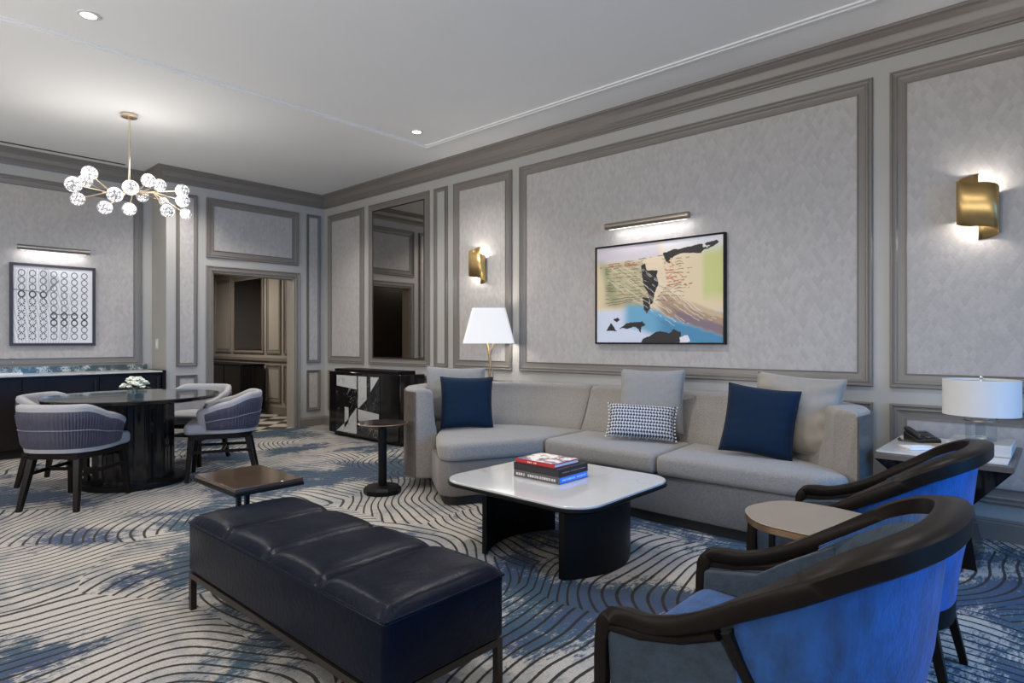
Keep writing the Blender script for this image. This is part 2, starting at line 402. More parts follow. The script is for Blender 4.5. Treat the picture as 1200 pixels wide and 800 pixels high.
ys = [YF - .2, ADDED_WINL[0][0], ADDED_WINL[0][1], ADDED_WINL[1][0], ADDED_WINL[1][1], YN]
for i in (0, 2, 4): b.box(XL - .15, XL, ys[i], ys[i + 1], .35, 2.85)
wl = struct(obj('wall_left', b, 'paint'))
for k, (a, c) in enumerate(ADDED_WINL):
    w = MB(); x0, x1 = XL - .12, XL - .04
    w.box(x0, x1, a, c, .35, .41); w.box(x0, x1, a, c, 2.79, 2.85); w.box(x0, x1, a, a + .06, .41, 2.79); w.box(x0, x1, c - .06, c, .41, 2.79)
    m_ = (a + c) / 2; w.box(x0, x1, m_ - .03, m_ + .03, .41, 2.79)
    wo = struct(obj('window_%d' % (k + 3), w, 'whiteplain'))  # added window, numbered on from those in the front wall
    obj('window_pane', MB().box(XL - .085, XL - .075, a + .06, c - .06, .41, 2.79), 'pane', wo)
# window wall behind the camera
WIN = [(-1.9, .1), (1.0, 3.9)]
b = MB(); b.box(XL, XR, YF - .15, YF, 0, .35); b.box(XL, XR, YF - .15, YF, 2.85, ZC)
xs = [XL, WIN[0][0], WIN[0][1], WIN[1][0], WIN[1][1], XR]
for i in (0, 2, 4): b.box(xs[i], xs[i + 1], YF - .15, YF, .35, 2.85)
struct(obj('wall_front', b, 'paint'))
for k, (a, c) in enumerate(WIN):
    w = MB(); y0, y1 = YF - .12, YF - .04
    w.box(a, c, y0, y1, .35, .41); w.box(a, c, y0, y1, 2.79, 2.85); w.box(a, a + .06, y0, y1, .41, 2.79); w.box(c - .06, c, y0, y1, .41, 2.79)
    m_ = (a + c) / 2; w.box(m_ - .03, m_ + .03, y0, y1, .41, 2.79)
    wo = struct(obj('window_%d' % (k + 1), w, 'whiteplain'))
    obj('window_pane', MB().box(a + .06, c - .06, YF - .085, YF - .075, .41, 2.79), 'pane', wo)

# crown moulding round the whole room
def sweep_room(path, prof, mi=0):
    n = len(path); R = []
    for off, z in prof:
        pass
    cols = []
    for i in range(n):
        p = Vector(path[i]); a = (p - Vector(path[i - 1])).normalized(); c = (Vector(path[(i + 1) % n]) - p).normalized()
        na = Vector((-a.y, a.x)); nc = Vector((-c.y, c.x)); d = (na + nc) / (1 + na.dot(nc))
        cols.append([(p.x + d.x * o, p.y + d.y * o, z) for o, z in prof])
    b = MB(); cols.append(cols[0]); return b.rings(cols, False, False)
room = [(XR, YF), (XR, YB), (XN, YB), (XN, YN), (XL, YN), (XL, YF)]
crown = [(0, 3.13), (.010, 3.13), (.012, 3.145), (.022, 3.148), (.024, 3.160), (.034, 3.166), (.040, 3.178), (.058, 3.192), (.064, 3.205), (.066, 3.22), (.078, 3.245), (.100, 3.262), (.106, 3.266), (.106, 3.276), (.122, 3.282), (.126, 3.290), (.126, 3.30)]
struct(obj('trim_1', sweep_room(room, crown), 'taupe', smooth=True, angle=25))
bprof = [(.018, 0), (.018, .105), (.012, .112), (.012, .120), (.006, .130), (0, .132)]
def open_sweep(path, prof):
    n = len(path); cols = []
    for i in range(n):
        p = Vector(path[i])
        a = (p - Vector(path[i - 1])).normalized() if i > 0 else (Vector(path[1]) - p).normalized()
        c = (Vector(path[i + 1]) - p).normalized() if i < n - 1 else a
        na = Vector((-a.y, a.x)); nc = Vector((-c.y, c.x)); d = (na + nc) / (1 + na.dot(nc))
        cols.append([(p.x + d.x * o, p.y + d.y * o, z) for o, z in prof])
    return MB().rings(cols, False, False)
struct(obj('baseboard_right', open_sweep([(XR, YF), (XR, YB), (DX1 + .075, YB)], bprof), 'taupe', smooth=True, angle=25))
struct(obj('baseboard_back', open_sweep([(DX0 - .075, YB), (XN, YB), (XN, YN)], bprof), 'taupe', smooth=True, angle=25))
struct(obj('baseboard_left', open_sweep([(XL, YN), (XL, YF)], bprof), 'taupe', smooth=True, angle=25))

# applied panel mouldings
BIG = [(0, 0), (.0, .014), (.006, .022), (.014, .022), (.018, .014), (.026, .012), (.030, .018), (.040, .018), (.046, .010), (.058, .008), (.088, .006), (.092, .012), (.098, .012), (.100, .001)]
def panel_frame(o3, U, V, N, u0, u1, v0, v1, w=.1, d=1.0):
    prof = [(a * w / .1, h * d) for a, h in BIG]; R = []
    for a, h in prof:
        R.append([tuple(o3 + U * x + V * z + N * h) for x, z in ((u0 + a, v0 + a), (u1 - a, v0 + a), (u1 - a, v1 - a), (u0 + a, v1 - a))])
    return MB().rings(R, True, False)
def add_panel(parent, axis, plane, u0, u1, v0, v1, w=.1, fill='wallpaper', frame='taupe'):
    o3 = Vector((plane, 0, 0)) if axis == 'x' else Vector((0, plane, 0))
    U = Vector((0, 1, 0)) if axis == 'x' else Vector((1, 0, 0)); V = Vector((0, 0, 1))
    N = Vector((-1, 0, 0)) if axis == 'x' else Vector((0, -1, 0))
    obj('panel_moulding', panel_frame(o3, U, V, N, u0, u1, v0, v1, w), frame, parent)
    if fill:
        e = w * .96; q = MB(); A = [o3 + U * x + V * z + N * .0005 for x, z in ((u0 + e, v0 + e), (u1 - e, v0 + e), (u1 - e, v1 - e), (u0 + e, v1 - e))]
        q.add(A + [p + N * .0055 for p in A], [(0, 1, 2, 3), (4, 5, 6, 7), (0, 1, 5, 4), (1, 2, 6, 5), (2, 3, 7, 6), (3, 0, 4, 7)])
        return obj('wallpaper_panel' if fill == 'wallpaper' else 'inset_panel', q, fill, parent)
ZA, ZT, ZL0, ZL1 = .905, 3.02, .222, .80
rp = [(7.005, 7.90, .1), (5.648, 6.886, .088), (5.322, 5.555, .05), (4.31, 5.219, .1), (.975, 4.205, .1), (-2.15, .875, .1)]
for i, (a, c, w) in enumerate(rp):
    add_panel(wr, 'x', XR, a, c, ZA, ZT, w, None if i == 1 else ('paint' if i == 2 else 'wallpaper'))
    add_panel(wr, 'x', XR, a, c, ZL0, ZL1, w, 'wallpaper' if w > .06 else 'paint')
add_panel(wb, 'y', YB, 4.463, 4.677, ZA, ZT, .04); add_panel(wb, 'y', YB, 4.463, 4.677, ZL0, ZL1, .04)
add_panel(wb, 'y', YB, 2.746, 2.991, ZA, ZT, .042); add_panel(wb, 'y', YB, 2.746, 2.991, ZL0, ZL1, .042)
add_panel(wb, 'y', YB, 3.096, 4.341, 2.27, 3.02, .098)
add_panel(wn, 'y', YN, -1.9, 2.53, ZA + .02, ZT, .1)
# door casing and jamb lining
cas = MB(); cp = [(0, 0), (0, .018), (.012, .022), (.02, .014), (.045, .012), (.05, .02), (.062, .02), (.068, .012), (.078, .012), (.08, 0)]
def casing(Y, N):
    R = []
    for a, h in cp:
        y = Y + N * h; R.append([(DX0 - .08 + a, y, 0), (DX0 - .08 + a, y, DZ + .08 - a), (DX1 + .08 - a, y, DZ + .08 - a), (DX1 + .08 - a, y, 0)])
    return R
cas.rings(casing(YB, -1), False, False)
door = struct(obj('door_1', cas, 'taupe'))
j = MB(); j.box(DX0 - .001, DX0 + .012, YB, YB + .19, 0, DZ); j.box(DX1 - .012, DX1 + .001, YB, YB + .19, 0, DZ); j.box(DX0, DX1, YB, YB + .19, DZ - .012, DZ + .001)
obj('door_jamb', j, 'hallpaint', door)

# ceiling trims and slot
def flat_frame(x0, x1, y0, y1, w, h):
    b = MB(); pr = [(0, 0), (0, h), (w * .3, h), (w * .38, h * .35), (w * .62, h * .35), (w * .7, h * .8), (w, h * .8), (w, 0)]
    R = [[(x0 + a, y0 + a, ZC - d), (x1 - a, y0 + a, ZC - d), (x1 - a, y1 - a, ZC - d), (x0 + a, y1 - a, ZC - d)] for a, d in pr]
    return b.rings(R, True, False)
struct(obj('trim_2', flat_frame(-2.2, 4.25, -1.9, 5.10, .055, .014), 'ceiling'))
sl = MB(); sl.box(-2.0, 2.27, 8.24, 8.30, ZC - .006, ZC - .0005)
vent = obj('air_slot', MB().box(-2.0, 2.27, 8.215, 8.235, ZC - .008, ZC - .0005), 'black')
tag(vent, 'long thin black linear air slot in the ceiling beside the crown moulding', 'air vent')

# downlights
proto = None
dl_spots = [(1.07, 4.62), (3.86, 4.78), (-1.0, 3.4), (1.4, 2.4), (3.3, 2.6), (-1.2, 1.0), (1.2, .2), (3.3, .6), (2.6, 7.4), (0.0, 7.2), (3.7, 6.7), (0.6, -1.4), (3.4, -1.3)]
for i, (x, y) in enumerate(dl_spots):
    if i < 2:
        t = thing('ceiling_downlight', ('recessed round downlight in the ceiling at the upper left corner' if i == 0 else 'small recessed round downlight in the ceiling above the left end of the sofa'), 'ceiling light', (x, y, ZC), group=None)
        obj('trim_ring', MB().lathe([(.062, -.0005), (.062, -.006), (.045, -.008), (.045, -.0005)], 32, cap=False), 'whiteplain', t, smooth=True)
        obj('lens', MB().lathe([(.0001, -.004), (.046, -.004), (.046, -.001), (.0001, -.001)], 32, cap=False), 'down', t)
    l = bpy.data.lights.new('downlight_beam', 'SPOT'); l.energy = (45 if y < 1.5 else 85); l.color = (1, .94, .875); l.spot_size = math.radians(125); l.spot_blend = .8; l.shadow_soft_size = .06
    lo = bpy.data.objects.new('downlight_beam', l); COL.objects.link(lo); lo.location = (x, y, ZC - .03)

# ------------------------------------------------------------------ hallway beyond the doorway
HX0, HX1, HY0, HY1, HZ = 2.745, 4.87, YB + .19, 13.2, 2.55
struct(obj('floor_hall', MB().box(HX0, HX1 + .1, YN + .02, HY1, -.1, 0), 'checker'))
struct(obj('floor_threshold', MB().box(XN + .1, HX1 + .1, YB + .02, YN + .02, -.05, .002), 'checker'))
struct(obj('ceiling_hall', MB().box(HX0, HX1 + .1, HY0, HY1 + .1, HZ, HZ + .1), 'hallpaint'))
wh = struct(obj('wall_hall_right', MB().box(HX1, HX1 + .1, HY0, HY1, 0, HZ), 'hallpaint'))
whl = struct(obj('wall_hall_left', MB().box(HX0 - .1, HX0, YN + .2, HY1, 0, HZ), 'espresso'))  # wall coloured dark so the doorway in the mirror reads as unlit hall
struct(obj('wall_hall_end', MB().box(HX0 - .1, HX1 + .1, HY1, HY1 + .1, 0, HZ), 'hallpaint'))
hp = [(9.25, 9.42), (9.52, 10.02), (10.12, 11.32), (11.42, 12.1), (12.2, 12.9)]
for i, (a, c) in enumerate(hp):
    add_panel(wh, 'x', HX1, a, c, 1.0, 2.36, .07, 'hallpaint' if i != 2 else None, 'hallmould')
    add_panel(wh, 'x', HX1, a, c, .2, .82, .07, 'hallpaint', 'hallmould')
add_panel(wh, 'x', HX1, 8.4, 9.15, 1.0, 2.36, .07, 'hallpaint', 'hallmould'); add_panel(wh, 'x', HX1, 8.4, 9.15, .2, .82, .07, 'hallpaint', 'hallmould')
struct(obj('trim_3', MB().box(HX1 - .03, HX1, HY0, HY1, .88, .93).box(HX1 - .02, HX1, HY0, HY1, 0, .13), 'hallmould'))
struct(obj('trim_4', MB().box(HX1 - .08, HX1, HY0, HY1, HZ - .12, HZ), 'hallmould'))
hm = thing('hall_mirror', 'tall dark mirror on the panelled hallway wall seen through the doorway', 'mirror', (HX1, 10.72, 1.68))
obj('mirror_glass', MB().box(-.022, -.002, -.53, .53, -.61, .61), 'mirror', hm)
hc = thing('console_cabinet', 'tall black console cabinet against the hallway wall seen through the doorway', 'cabinet', (4.62, 11.0, 0))
obj('body', MB().box(-.19, .19, -1.0, 1.0, .06, .80), 'gloss', hc, bevel=.004)
obj('top', MB().box(-.2, .2, -1.02, 1.02, .80, .83), 'blackwood', hc, bevel=.004)
obj('plinth', MB().box(-.15, .17, -.95, .95, 0, .06), 'black', hc)
for y in (-1, -.34, .32): obj('door', MB().box(-.2, -.19, y + .02, y + .64, .09, .79), 'gloss', hc)
pf = thing('framed_photo', 'small dark framed picture on the hallway wall reflected in the dark mirror', 'picture', (HX0, 10.9, 1.5))
obj('frame', MB().box(0, .03, -.3, .3, -.4, .4), 'blackwood', pf); obj('picture', MB().box(.03, .033, -.25, .25, -.35, .35), 'stone', pf)
l = bpy.data.lights.new('hall_light', 'AREA'); l.energy = 38; l.color = (1, .93, .84); l.size = .5
lo = bpy.data.objects.new('hall_light', l); COL.objects.link(lo); lo.location = (3.7, 10.3, HZ - .05)

# ------------------------------------------------------------------ big wall mirror
mr = thing('wall_mirror', 'tall tinted mirror set in a moulded wall panel reflecting the doorway', 'mirror', (XR, 6.267, 1.963))
obj('mirror_glass', MB().box(-.012, -.001, -.535, .535, -.972, .972), 'mirror', mr)
obj('bevel_edge', MB().rings([[(-.012, y * (.535 - a), z * (.972 - a)) if k == 0 else (-.017, y * (.535 - a), z * (.972 - a)) for y, z in ((-1, -1), (1, -1), (1, 1), (-1, 1))] for k, a in ((0, 0), (1, .004), (1, .012), (0, .016))], True, False), 'gunmetal', mr)

# ------------------------------------------------------------------ artwork painter
def paint_mesh(name, W, H, fn, nx, ny, parent, depth=.002, mats='painted'):
    u, v = np.meshgrid(np.linspace(0, 1, nx), np.linspace(0, 1, ny)); rgb = fn(u, v)   # v up
    vs = [(float(a - .5) * W, 0., float(c - .5) * H) for a, c in zip(u.ravel(), v.ravel())]
    fs = [(j * nx + i, j * nx + i + 1, (j + 1) * nx + i + 1, (j + 1) * nx + i) for j in range(ny - 1) for i in range(nx - 1)]
    me = bpy.data.meshes.new(name); me.from_pydata(vs, [], fs); me.materials.append(MAT[mats])
    at = me.color_attributes.new('paint', 'FLOAT_COLOR', 'POINT')
    c = np.ones((nx * ny, 4), np.float32); c[:, :3] = rgb.reshape(-1, 3); at.data.foreach_set('color', c.ravel())
    o = bpy.data.objects.new(name, me); COL.objects.link(o); o.parent = parent
    s = o.modifiers.new('thickness', 'SOLIDIFY'); s.thickness = depth; s.offset = 1
    return o
def s2l(c): c = np.array(c, float) / 255; return np.where(c <= .04045, c / 12.92, ((c + .055) / 1.055) ** 2.4)
def fbm(u, v, f, seed, oct=4):
    rs = np.random.RandomState(seed); out = np.zeros_like(u); amp = 1; tot = 0
    for o in range(oct):
        G = rs.rand(64, 64); x = u * f; y = v * f; xi = np.floor(x).astype(int); yi = np.floor(y).astype(int); fx = x - xi; fy = y - yi
        fx = fx * fx * (3 - 2 * fx); fy = fy * fy * (3 - 2 * fy); g = lambda a, c: G[(yi + c) % 64, (xi + a) % 64]
        out += amp * ((g(0, 0) * (1 - fx) + g(1, 0) * fx) * (1 - fy) + (g(0, 1) * (1 - fx) + g(1, 1) * fx) * fy); tot += amp; amp *= .5; f *= 2
    return out / tot
def sm(x, a, b): t = np.clip((x - a) / (b - a), 0, 1); return t * t * (3 - 2 * t)
def inpoly(u, v, P):
    r = np.zeros(u.shape, bool); n = len(P)
    for i in range(n):
        x0, y0 = P[i]; x1, y1 = P[(i + 1) % n]
        if y0 == y1: continue
        c = ((y0 > v) != (y1 > v)) & (u < (x1 - x0) * (v - y0) / (y1 - y0) + x0); r ^= c
    return r
def abstract(u, v):
    v = 1 - v      # v down from the top
    n1 = fbm(u, v, 6, 1); n2 = fbm(u, v, 22, 2); wu = u + (n1 - .5) * .05; wv = v + (n2 - .5) * .03
    col = np.empty(u.shape + (3,)); col[:] = s2l((222, 203, 168))
    def put(mask, c): m = np.clip(mask, 0, 1)[..., None]; col[:] = col * (1 - m) + s2l(c) * m
    put(sm(u, .84, .88) * sm(1 - v, .35, .5), (196, 200, 130))
    put((1 - sm(v, .12, .2)) * (1 - sm(u, .5, .55)), (205, 198, 205)); put((1 - sm(v, .02, .2)) * sm(u, .5, .6), (222, 220, 226))
    put(sm(v, .62, .7) * (1 - sm(u, .4, .5)), (208, 214, 232)); put(sm(v, .68, .73) * .8, (205, 214, 232))
    # blue sweep running down to the right
    d = (wv - (.62 + .42 * (wu - .25)))
    put(sm(d, -.09, -.02) * (1 - sm(d, .16, .24)) * sm(u, .2, .3), (104, 164, 196))
    put(sm(d, -.01, .03) * (1 - sm(d, .12, .2)) * sm(u, .45, .6), (66, 134, 172))
    d2 = (wv - (.40 + .50 * (wu - .35)))
    put(sm(d2, -.02, .05) * (1 - sm(d2, .20, .24)) * sm(u, .5, .58), (168, 142, 118)); put(sm(d2, .1, .14) * (1 - sm(d2, .2, .24)) * sm(u, .6, .7), (126, 108, 118))
    put(sm(d2, .0, .02) * (1 - sm(d2, .05, .07)) * sm(u, .62, .7), (196, 172, 140))
    # green wash with ruled strokes
    g = sm(u, .02, .12) * (1 - sm(u, .40, .46)) * sm(v, .15, .2) * (1 - sm(v, .60, .66)); put(g * (.35 + .5 * n1), (158, 158, 118))
    put((1 - sm(np.abs(wu - .05 - .3 * (wv - .2)), .0, .07)) * sm(v, .10, .2) * (1 - sm(v, .55, .7)) * .7 * (n2 + .4), (120, 138, 100))
    for k in range(15):
        y0 = .17 + k * .031; dd = np.abs(wv - (y0 - .05 * (u - .1) + .012 * np.sin(u * 9 + k))); m = (1 - sm(dd, .002, .006)) * (u > .08) * (u < .78 - .02 * (k % 5)) * (n2 > .38)
        put(m * .75, (120, 66, 60) if k % 3 else (70, 66, 62))
    r = fbm(u, v, 30, 9)
    for k in range(9):
        yy = .22 + .028 * k + .02 * np.sin(k * 2.1); x0 = .53 + .02 * math.sin(k * 1.7); x1 = .62 + .016 * k + .02 * math.cos(k * 2.3)
        put((1 - sm(np.abs(wv - yy - .02 * np.sin(u * 40 + k * 2)), .002, .008)) * (u > x0) * (u < x1) * (r > .4) * .8, (200, 92, 92))
    put(((1 - sm(np.abs(wv - .2), .003, .012)) * (u > .03) * (u < .36) * (r > .45)) * .8, (176, 70, 66))
    # pale and black figure marks
    put(inpoly(wu, wv, [(.40, .18), (.50, .13), (.56, .18), (.60, .42), (.54, .52), (.50, .60), (.46, .55), (.46, .3)]) * .9, (226, 208, 178))
    blk = (30, 28, 30)
    put(inpoly(wu, wv, [(.385, .22), (.42, .2), (.44, .27), (.53, .28), (.53, .42), (.50, .55), (.49, .60), (.46, .62), (.45, .5), (.41, .42)]), blk)
    put(inpoly(wu, wv, [(.40, .55), (.45, .56), (.46, .66), (.43, .71), (.40, .66)]), blk)
    put(inpoly(wu, wv, [(.56, .12), (.62, .1), (.78, .08), (.95, .045), (.97, .07), (.93, .1), (.86, .13), (.84, .16), (.78, .15), (.7, .14), (.64, .17), (.62, .22), (.585, .2)]) * (n2 > .3), blk)
    put(inpoly(wu, wv, [(.09, .87), (.13, .80), (.16, .84), (.18, .88), (.13, .88)]), blk); put(inpoly(wu, wv, [(.20, .86), (.26, .80), (.32, .79), (.39, .78), (.41, .82), (.38, .84), (.38, .9), (.33, .84), (.28, .85)]), blk)
    put(inpoly(wu, wv, [(.15, .76), (.19, .745), (.21, .77), (.18, .79)]), blk)
    put(inpoly(wu, wv, [(.38, 1.02), (.40, .96), (.47, .92), (.53, .88), (.60, .91), (.64, .87), (.69, .89), (.69, 1.02)]), blk)
    put(inpoly(wu, wv, [(.68, .95), (.74, .93), (.76, .98), (.72, 1.02), (.67, 1.02)]), (226, 222, 232))
    for k in range(12):   # white and dark dragged strokes running down to the right
        dd = np.abs((wv - .34) - .95 * (wu - .08) + .036 * k - .02 * np.sin(4 * u + k)); on = (u > .08 + .02 * (k % 4)) * (u < .62 + .03 * k) * (r > .38) * (v > .22)
        put((1 - sm(dd, .001, .005)) * on * .75, (236, 230, 220) if k % 3 else (110, 96, 84))
    return col
art = thing('abstract_painting', 'colourful abstract painting in a thin black frame on the wall above the sofa', 'painting', (XR - .002, 2.615, 1.636), PI / 2)
# local x runs along -Y of the room so the picture reads left to right from inside
art.rotation_euler = (0, 0, -PI / 2)
aw, ah = 1.235, .893
f = MB(); o_, i_ = (aw / 2, ah / 2), (aw / 2 - .014, ah / 2 - .014)
R = [[(sx * (o_[0] if q < 2 else i_[0]), -y, sz * (o_[1] if q < 2 else i_[1])) for sx, sz in ((-1, -1), (1, -1), (1, 1), (-1, 1))] for q, y in ((0, 0.003), (1, .045), (2, .045), (3, .02))]
obj('frame', f.rings(R, True, False), 'blackwood', art)
obj('backing', MB().box(-i_[0], i_[0], -.03, -.003, -i_[1], i_[1]), 'paper', art)
cv = paint_mesh('canvas', aw - .03, ah - .03, abstract, 300, 220, art); cv.location = (0, -.034, 0)

def circles(u, v):
    v = 1 - v; col = np.empty(u.shape + (3,)); col[:] = s2l((226, 226, 230))
    def put(mask, c): m = np.clip(mask, 0, 1)[..., None]; col[:] = col * (1 - m) + s2l(c) * m
    n1 = fbm(u, v, 5, 21)
    put((1 - sm(np.abs(((u * 26 + 1.5 * np.sin(v * 4 + u * 3)) % 1) - .5), .05, .16)) * (u < .72) * inpoly(u, v, [(0, .05), (.40, .02), (.55, .12), (.60, .25), (.72, .4), (.74, 1), (0, 1)]) * .5, (120, 120, 124))
    put(inpoly(u, v, [(.33, .05), (.40, .0), (.55, .15), (.42, .38)]) * .4, (160, 160, 166))
    for i in range(7):
        for j in range(10):
            x = .1 + i * .132; y = .09 + j * .0915; rr = np.hypot((u - x), (v - y) * .98)
            dark = (j in (6, 7) and i >= 3) or (j > 2 and i < 3)
            c = (40, 40, 44) if dark else (110, 110, 116)
            if j in (6,) and i >= 3: c = (14, 14, 16)
            ang = np.arctan2(v - y, u - x); dash = (np.sin(ang * 9) > -.3) if (i < 3 and j > 3) else np.ones_like(u)
            put((1 - sm(np.abs(rr - .038), .004 if not dark else .006, .009 if not dark else .011)) * dash, c)
    for seg in (((0, .31), (.3, .33)), ((.3, .33), (.40, .45)), ((.40, .45), (.46, .60)), ((.40, .34), (.56, .17)), ((.46, .62), (.8, .62))):
        (x0, y0), (x1, y1) = seg; t = np.clip(((u - x0) * (x1 - x0) + (v - y0) * (y1 - y0)) / ((x1 - x0) ** 2 + (y1 - y0) ** 2), 0, 1)
        put((1 - sm(np.hypot(u - x0 - t * (x1 - x0), v - y0 - t * (y1 - y0)), .004, .012)) * (n1 > .35) * .7, (90, 90, 94))
    return col
a2 = thing('framed_print', 'black and white print of circles in a dark frame above the counter', 'picture', (1.635, YN - .002, 1.618))
f = MB(); W2, H2 = .79, .91
R = [[(sx * (W2 / 2 if q < 2 else W2 / 2 - .03), -y, sz * (H2 / 2 if q < 2 else H2 / 2 - .03)) for sx, sz in ((-1, -1), (1, -1), (1, 1), (-1, 1))] for q, y in ((0, .008), (1, .035), (2, .035), (3, .015))]
obj('frame', f.rings(R, True, False), mat('print_frame', (.045, .032, .03), .4), a2)
obj('backing', MB().box(-.36, .36, -.018, -.008, -.42, .42), 'paper', a2)
cv = paint_mesh('print', W2 - .06, H2 - .06, circles, 260, 300, a2); cv.location = (0, -.022, 0)

def picture_light(label, loc, rz, L):
    t = thing('picture_light', label, 'picture light', loc, rz)     # local -y points into the room
    obj('light_bar', MB().tube([(-L / 2, -.13, 0), (-L / 2 + .001, -.13, 0), (L / 2 - .001, -.13, 0), (L / 2, -.13, 0)], .029, 20), 'nickel', t, smooth=True, angle=50)
    obj('wall_plate', MB().box(-L * .32, L * .32, -.018, -.007, -.012, .035), 'nickel', t, bevel=.003)
    for s in (-.2, .2): obj('arm', MB().tube([(s * L, -.015, .012), (s * L, -.07, .03), (s * L, -.125, .02)], .006, 8), 'nickel', t, smooth=True)
    obj('led', MB().box(-L / 2 + .03, L / 2 - .03, -.125, -.110, -.0285, -.024), 'led', t)
    l = bpy.data.lights.new('picture_lamp', 'AREA'); l.shape = 'RECTANGLE'; l.size = L * .9; l.size_y = .02; l.energy = 1.0; l.color = (1, .98, .97)
    lo = bpy.data.objects.new('picture_lamp', l); COL.objects.link(lo); lo.parent = t; lo.location = (0, -.10, -.034); lo.rotation_euler = (math.radians(38), 0, 0)
    return t
picture_light('bronze bar picture light mounted above the colourful abstract painting', (XR, 2.66, 2.24), -PI / 2, .80)
picture_light('bronze bar picture light mounted above the black and white circles print', (1.62, YN, 2.235), 0, .66)

# ------------------------------------------------------------------ sconces
def sconce(label, y):
    t = thing('wall_sconce', label, 'wall light', (XR, y, 2.05), 0, 'brass wrap wall sconces')
    n = 48; A = []; B_ = []; A2 = []; B2 = []
    for k in range(n + 1):
        q = k / n; a = PI / 2 + 2 * PI * q        # starts at the wall, goes round by the far side
        ca, sa = math.cos(a), math.sin(a); e = .55
        yy = -math.copysign(abs(ca) ** e, ca) * .105; xx = -.058 + math.copysign(abs(sa) ** e, sa) * .052
        # far edge first (local +y), then the front, then the near edge
        zt = .135 + .07 * (1 - 2 * q); zb = zt - .27
        A.append((xx, yy, zt)); B_.append((xx, yy, zb))
    m = MB().rings([A, B_], False, False)
    o = obj('brass_band', m, 'brass', t, smooth=True, angle=60)
    s = o.modifiers.new('thickness', 'SOLIDIFY'); s.thickness = .003; s.offset = -1
    obj('back_plate', MB().box(-.006, -.0005, -.05, .05, -.06, .06), 'brass', t)
    obj('bulb', MB().sphere((-.055, 0, 0), .022), 'bulb', t, smooth=True)
    l = bpy.data.lights.new('sconce_lamp', 'POINT'); l.energy = 3.6; l.color = (1, .93, .85); l.shadow_soft_size = .025
    for dz in (.09, -.09):
        lo = bpy.data.objects.new('sconce_lamp', l); COL.objects.link(lo); lo.parent = t; lo.location = (-.055, 0, dz)
sconce('wrapped brass wall sconce above the tapered lamp shade, left of the abstract painting', 4.78)
sconce('wrapped brass wall sconce on the wall panel at the right edge', .40)

# ------------------------------------------------------------------ light switch
sw = thing('light_switch', 'white light switch plate on the narrow return wall', 'switch', (XN, 8.31, 1.18))
obj('plate', MB().box(-.008, 0, -.04, .04, -.06, .06), 'whiteplain', sw, bevel=.002)
obj('rocker', MB().box(-.012, -.008, -.017, .017, -.033, .033), 'paper', sw, bevel=.001)

# ------------------------------------------------------------------ wet bar counter
cb = thing('bar_cabinet', 'long dark low bar cabinet with flat doors in the wall niche', 'cabinet', (0, 0, 0))
obj('body', MB().box(-2.4, 2.60, 8.0, 8.47, .08, .844), 'cabinet', cb)
obj('plinth', MB().box(-2.35, 2.55, 8.06, 8.45, 0, .08), 'black', cb)
obj('end_panel', MB().box(2.585, 2.625, 7.955, 8.47, 0, .868), 'espresso', cb)
xd = [-2.4, -1.55, -.7, .15, 1.0, 1.27, 1.95, 2.58]
for i in range(len(xd) - 1):
    d = obj('door', MB().box(xd[i] + .004, xd[i + 1] - .004, 7.978, 7.999, .10, .815), 'cabinet', cb, bevel=.002)
    if xd[i + 1] - xd[i] > .5: obj('door_handle', MB().box(xd[i + 1] - .05, xd[i + 1] - .035, 7.955, 7.977, .52, .78), 'gunmetal', d)
ct = obj('countertop', MB().box(-2.45, 2.584, 7.95, 8.478, .846, .862), 'stone', bevel=.003); tag(ct, 'pale stone countertop lying on the long dark bar cabinet', 'countertop')
bs = obj('backsplash', MB().box(-2.45, 2.58, 8.479, 8.499, .864, .93), 'marble_green'); tag(bs, 'low green marbled backsplash strip behind the bar countertop', 'backsplash')
tr = thing('serving_tray', 'white rectangular tray with wine glasses on the bar countertop', 'tray', (1.02, 8.08, .862))
obj('tray_base', MB().box(-.26, .26, -.09, .09, .001, .008), 'paper', tr, bevel=.002)
r_ = MB(); r_.box(-.26, .26, -.09, -.083, .008, .022).box(-.26, .26, .083, .09, .008, .022).box(-.26, -.253, -.083, .083, .008, .022).box(.253, .26, -.083, .083, .008, .022)
obj('tray_rim', r_, 'paper', tr)
for i, (x, y) in enumerate(((1.21, 8.10), (1.105, 8.08))):
    g = thing('wine_glass', ['upturned clear wine glass at the right end of the white tray', 'upturned clear wine glass second on the white tray at the left edge'][i], 'glass', (x, y, .871), group='wine glasses on the tray')
    obj('bowl', MB().lathe([(.034, 0), (.040, .02), (.040, .045), (.028, .068), (.006, .078)], 20, cap=False), 'glass', g, smooth=True)
    obj('stem', MB().lathe([(.004, .076), (.0035, .15), (.006, .162)], 10), 'glass', g, smooth=True)
    obj('foot', MB().lathe([(.006, .160), (.034, .166), (.034, .168), (.001, .169)], 20), 'glass', g, smooth=True)

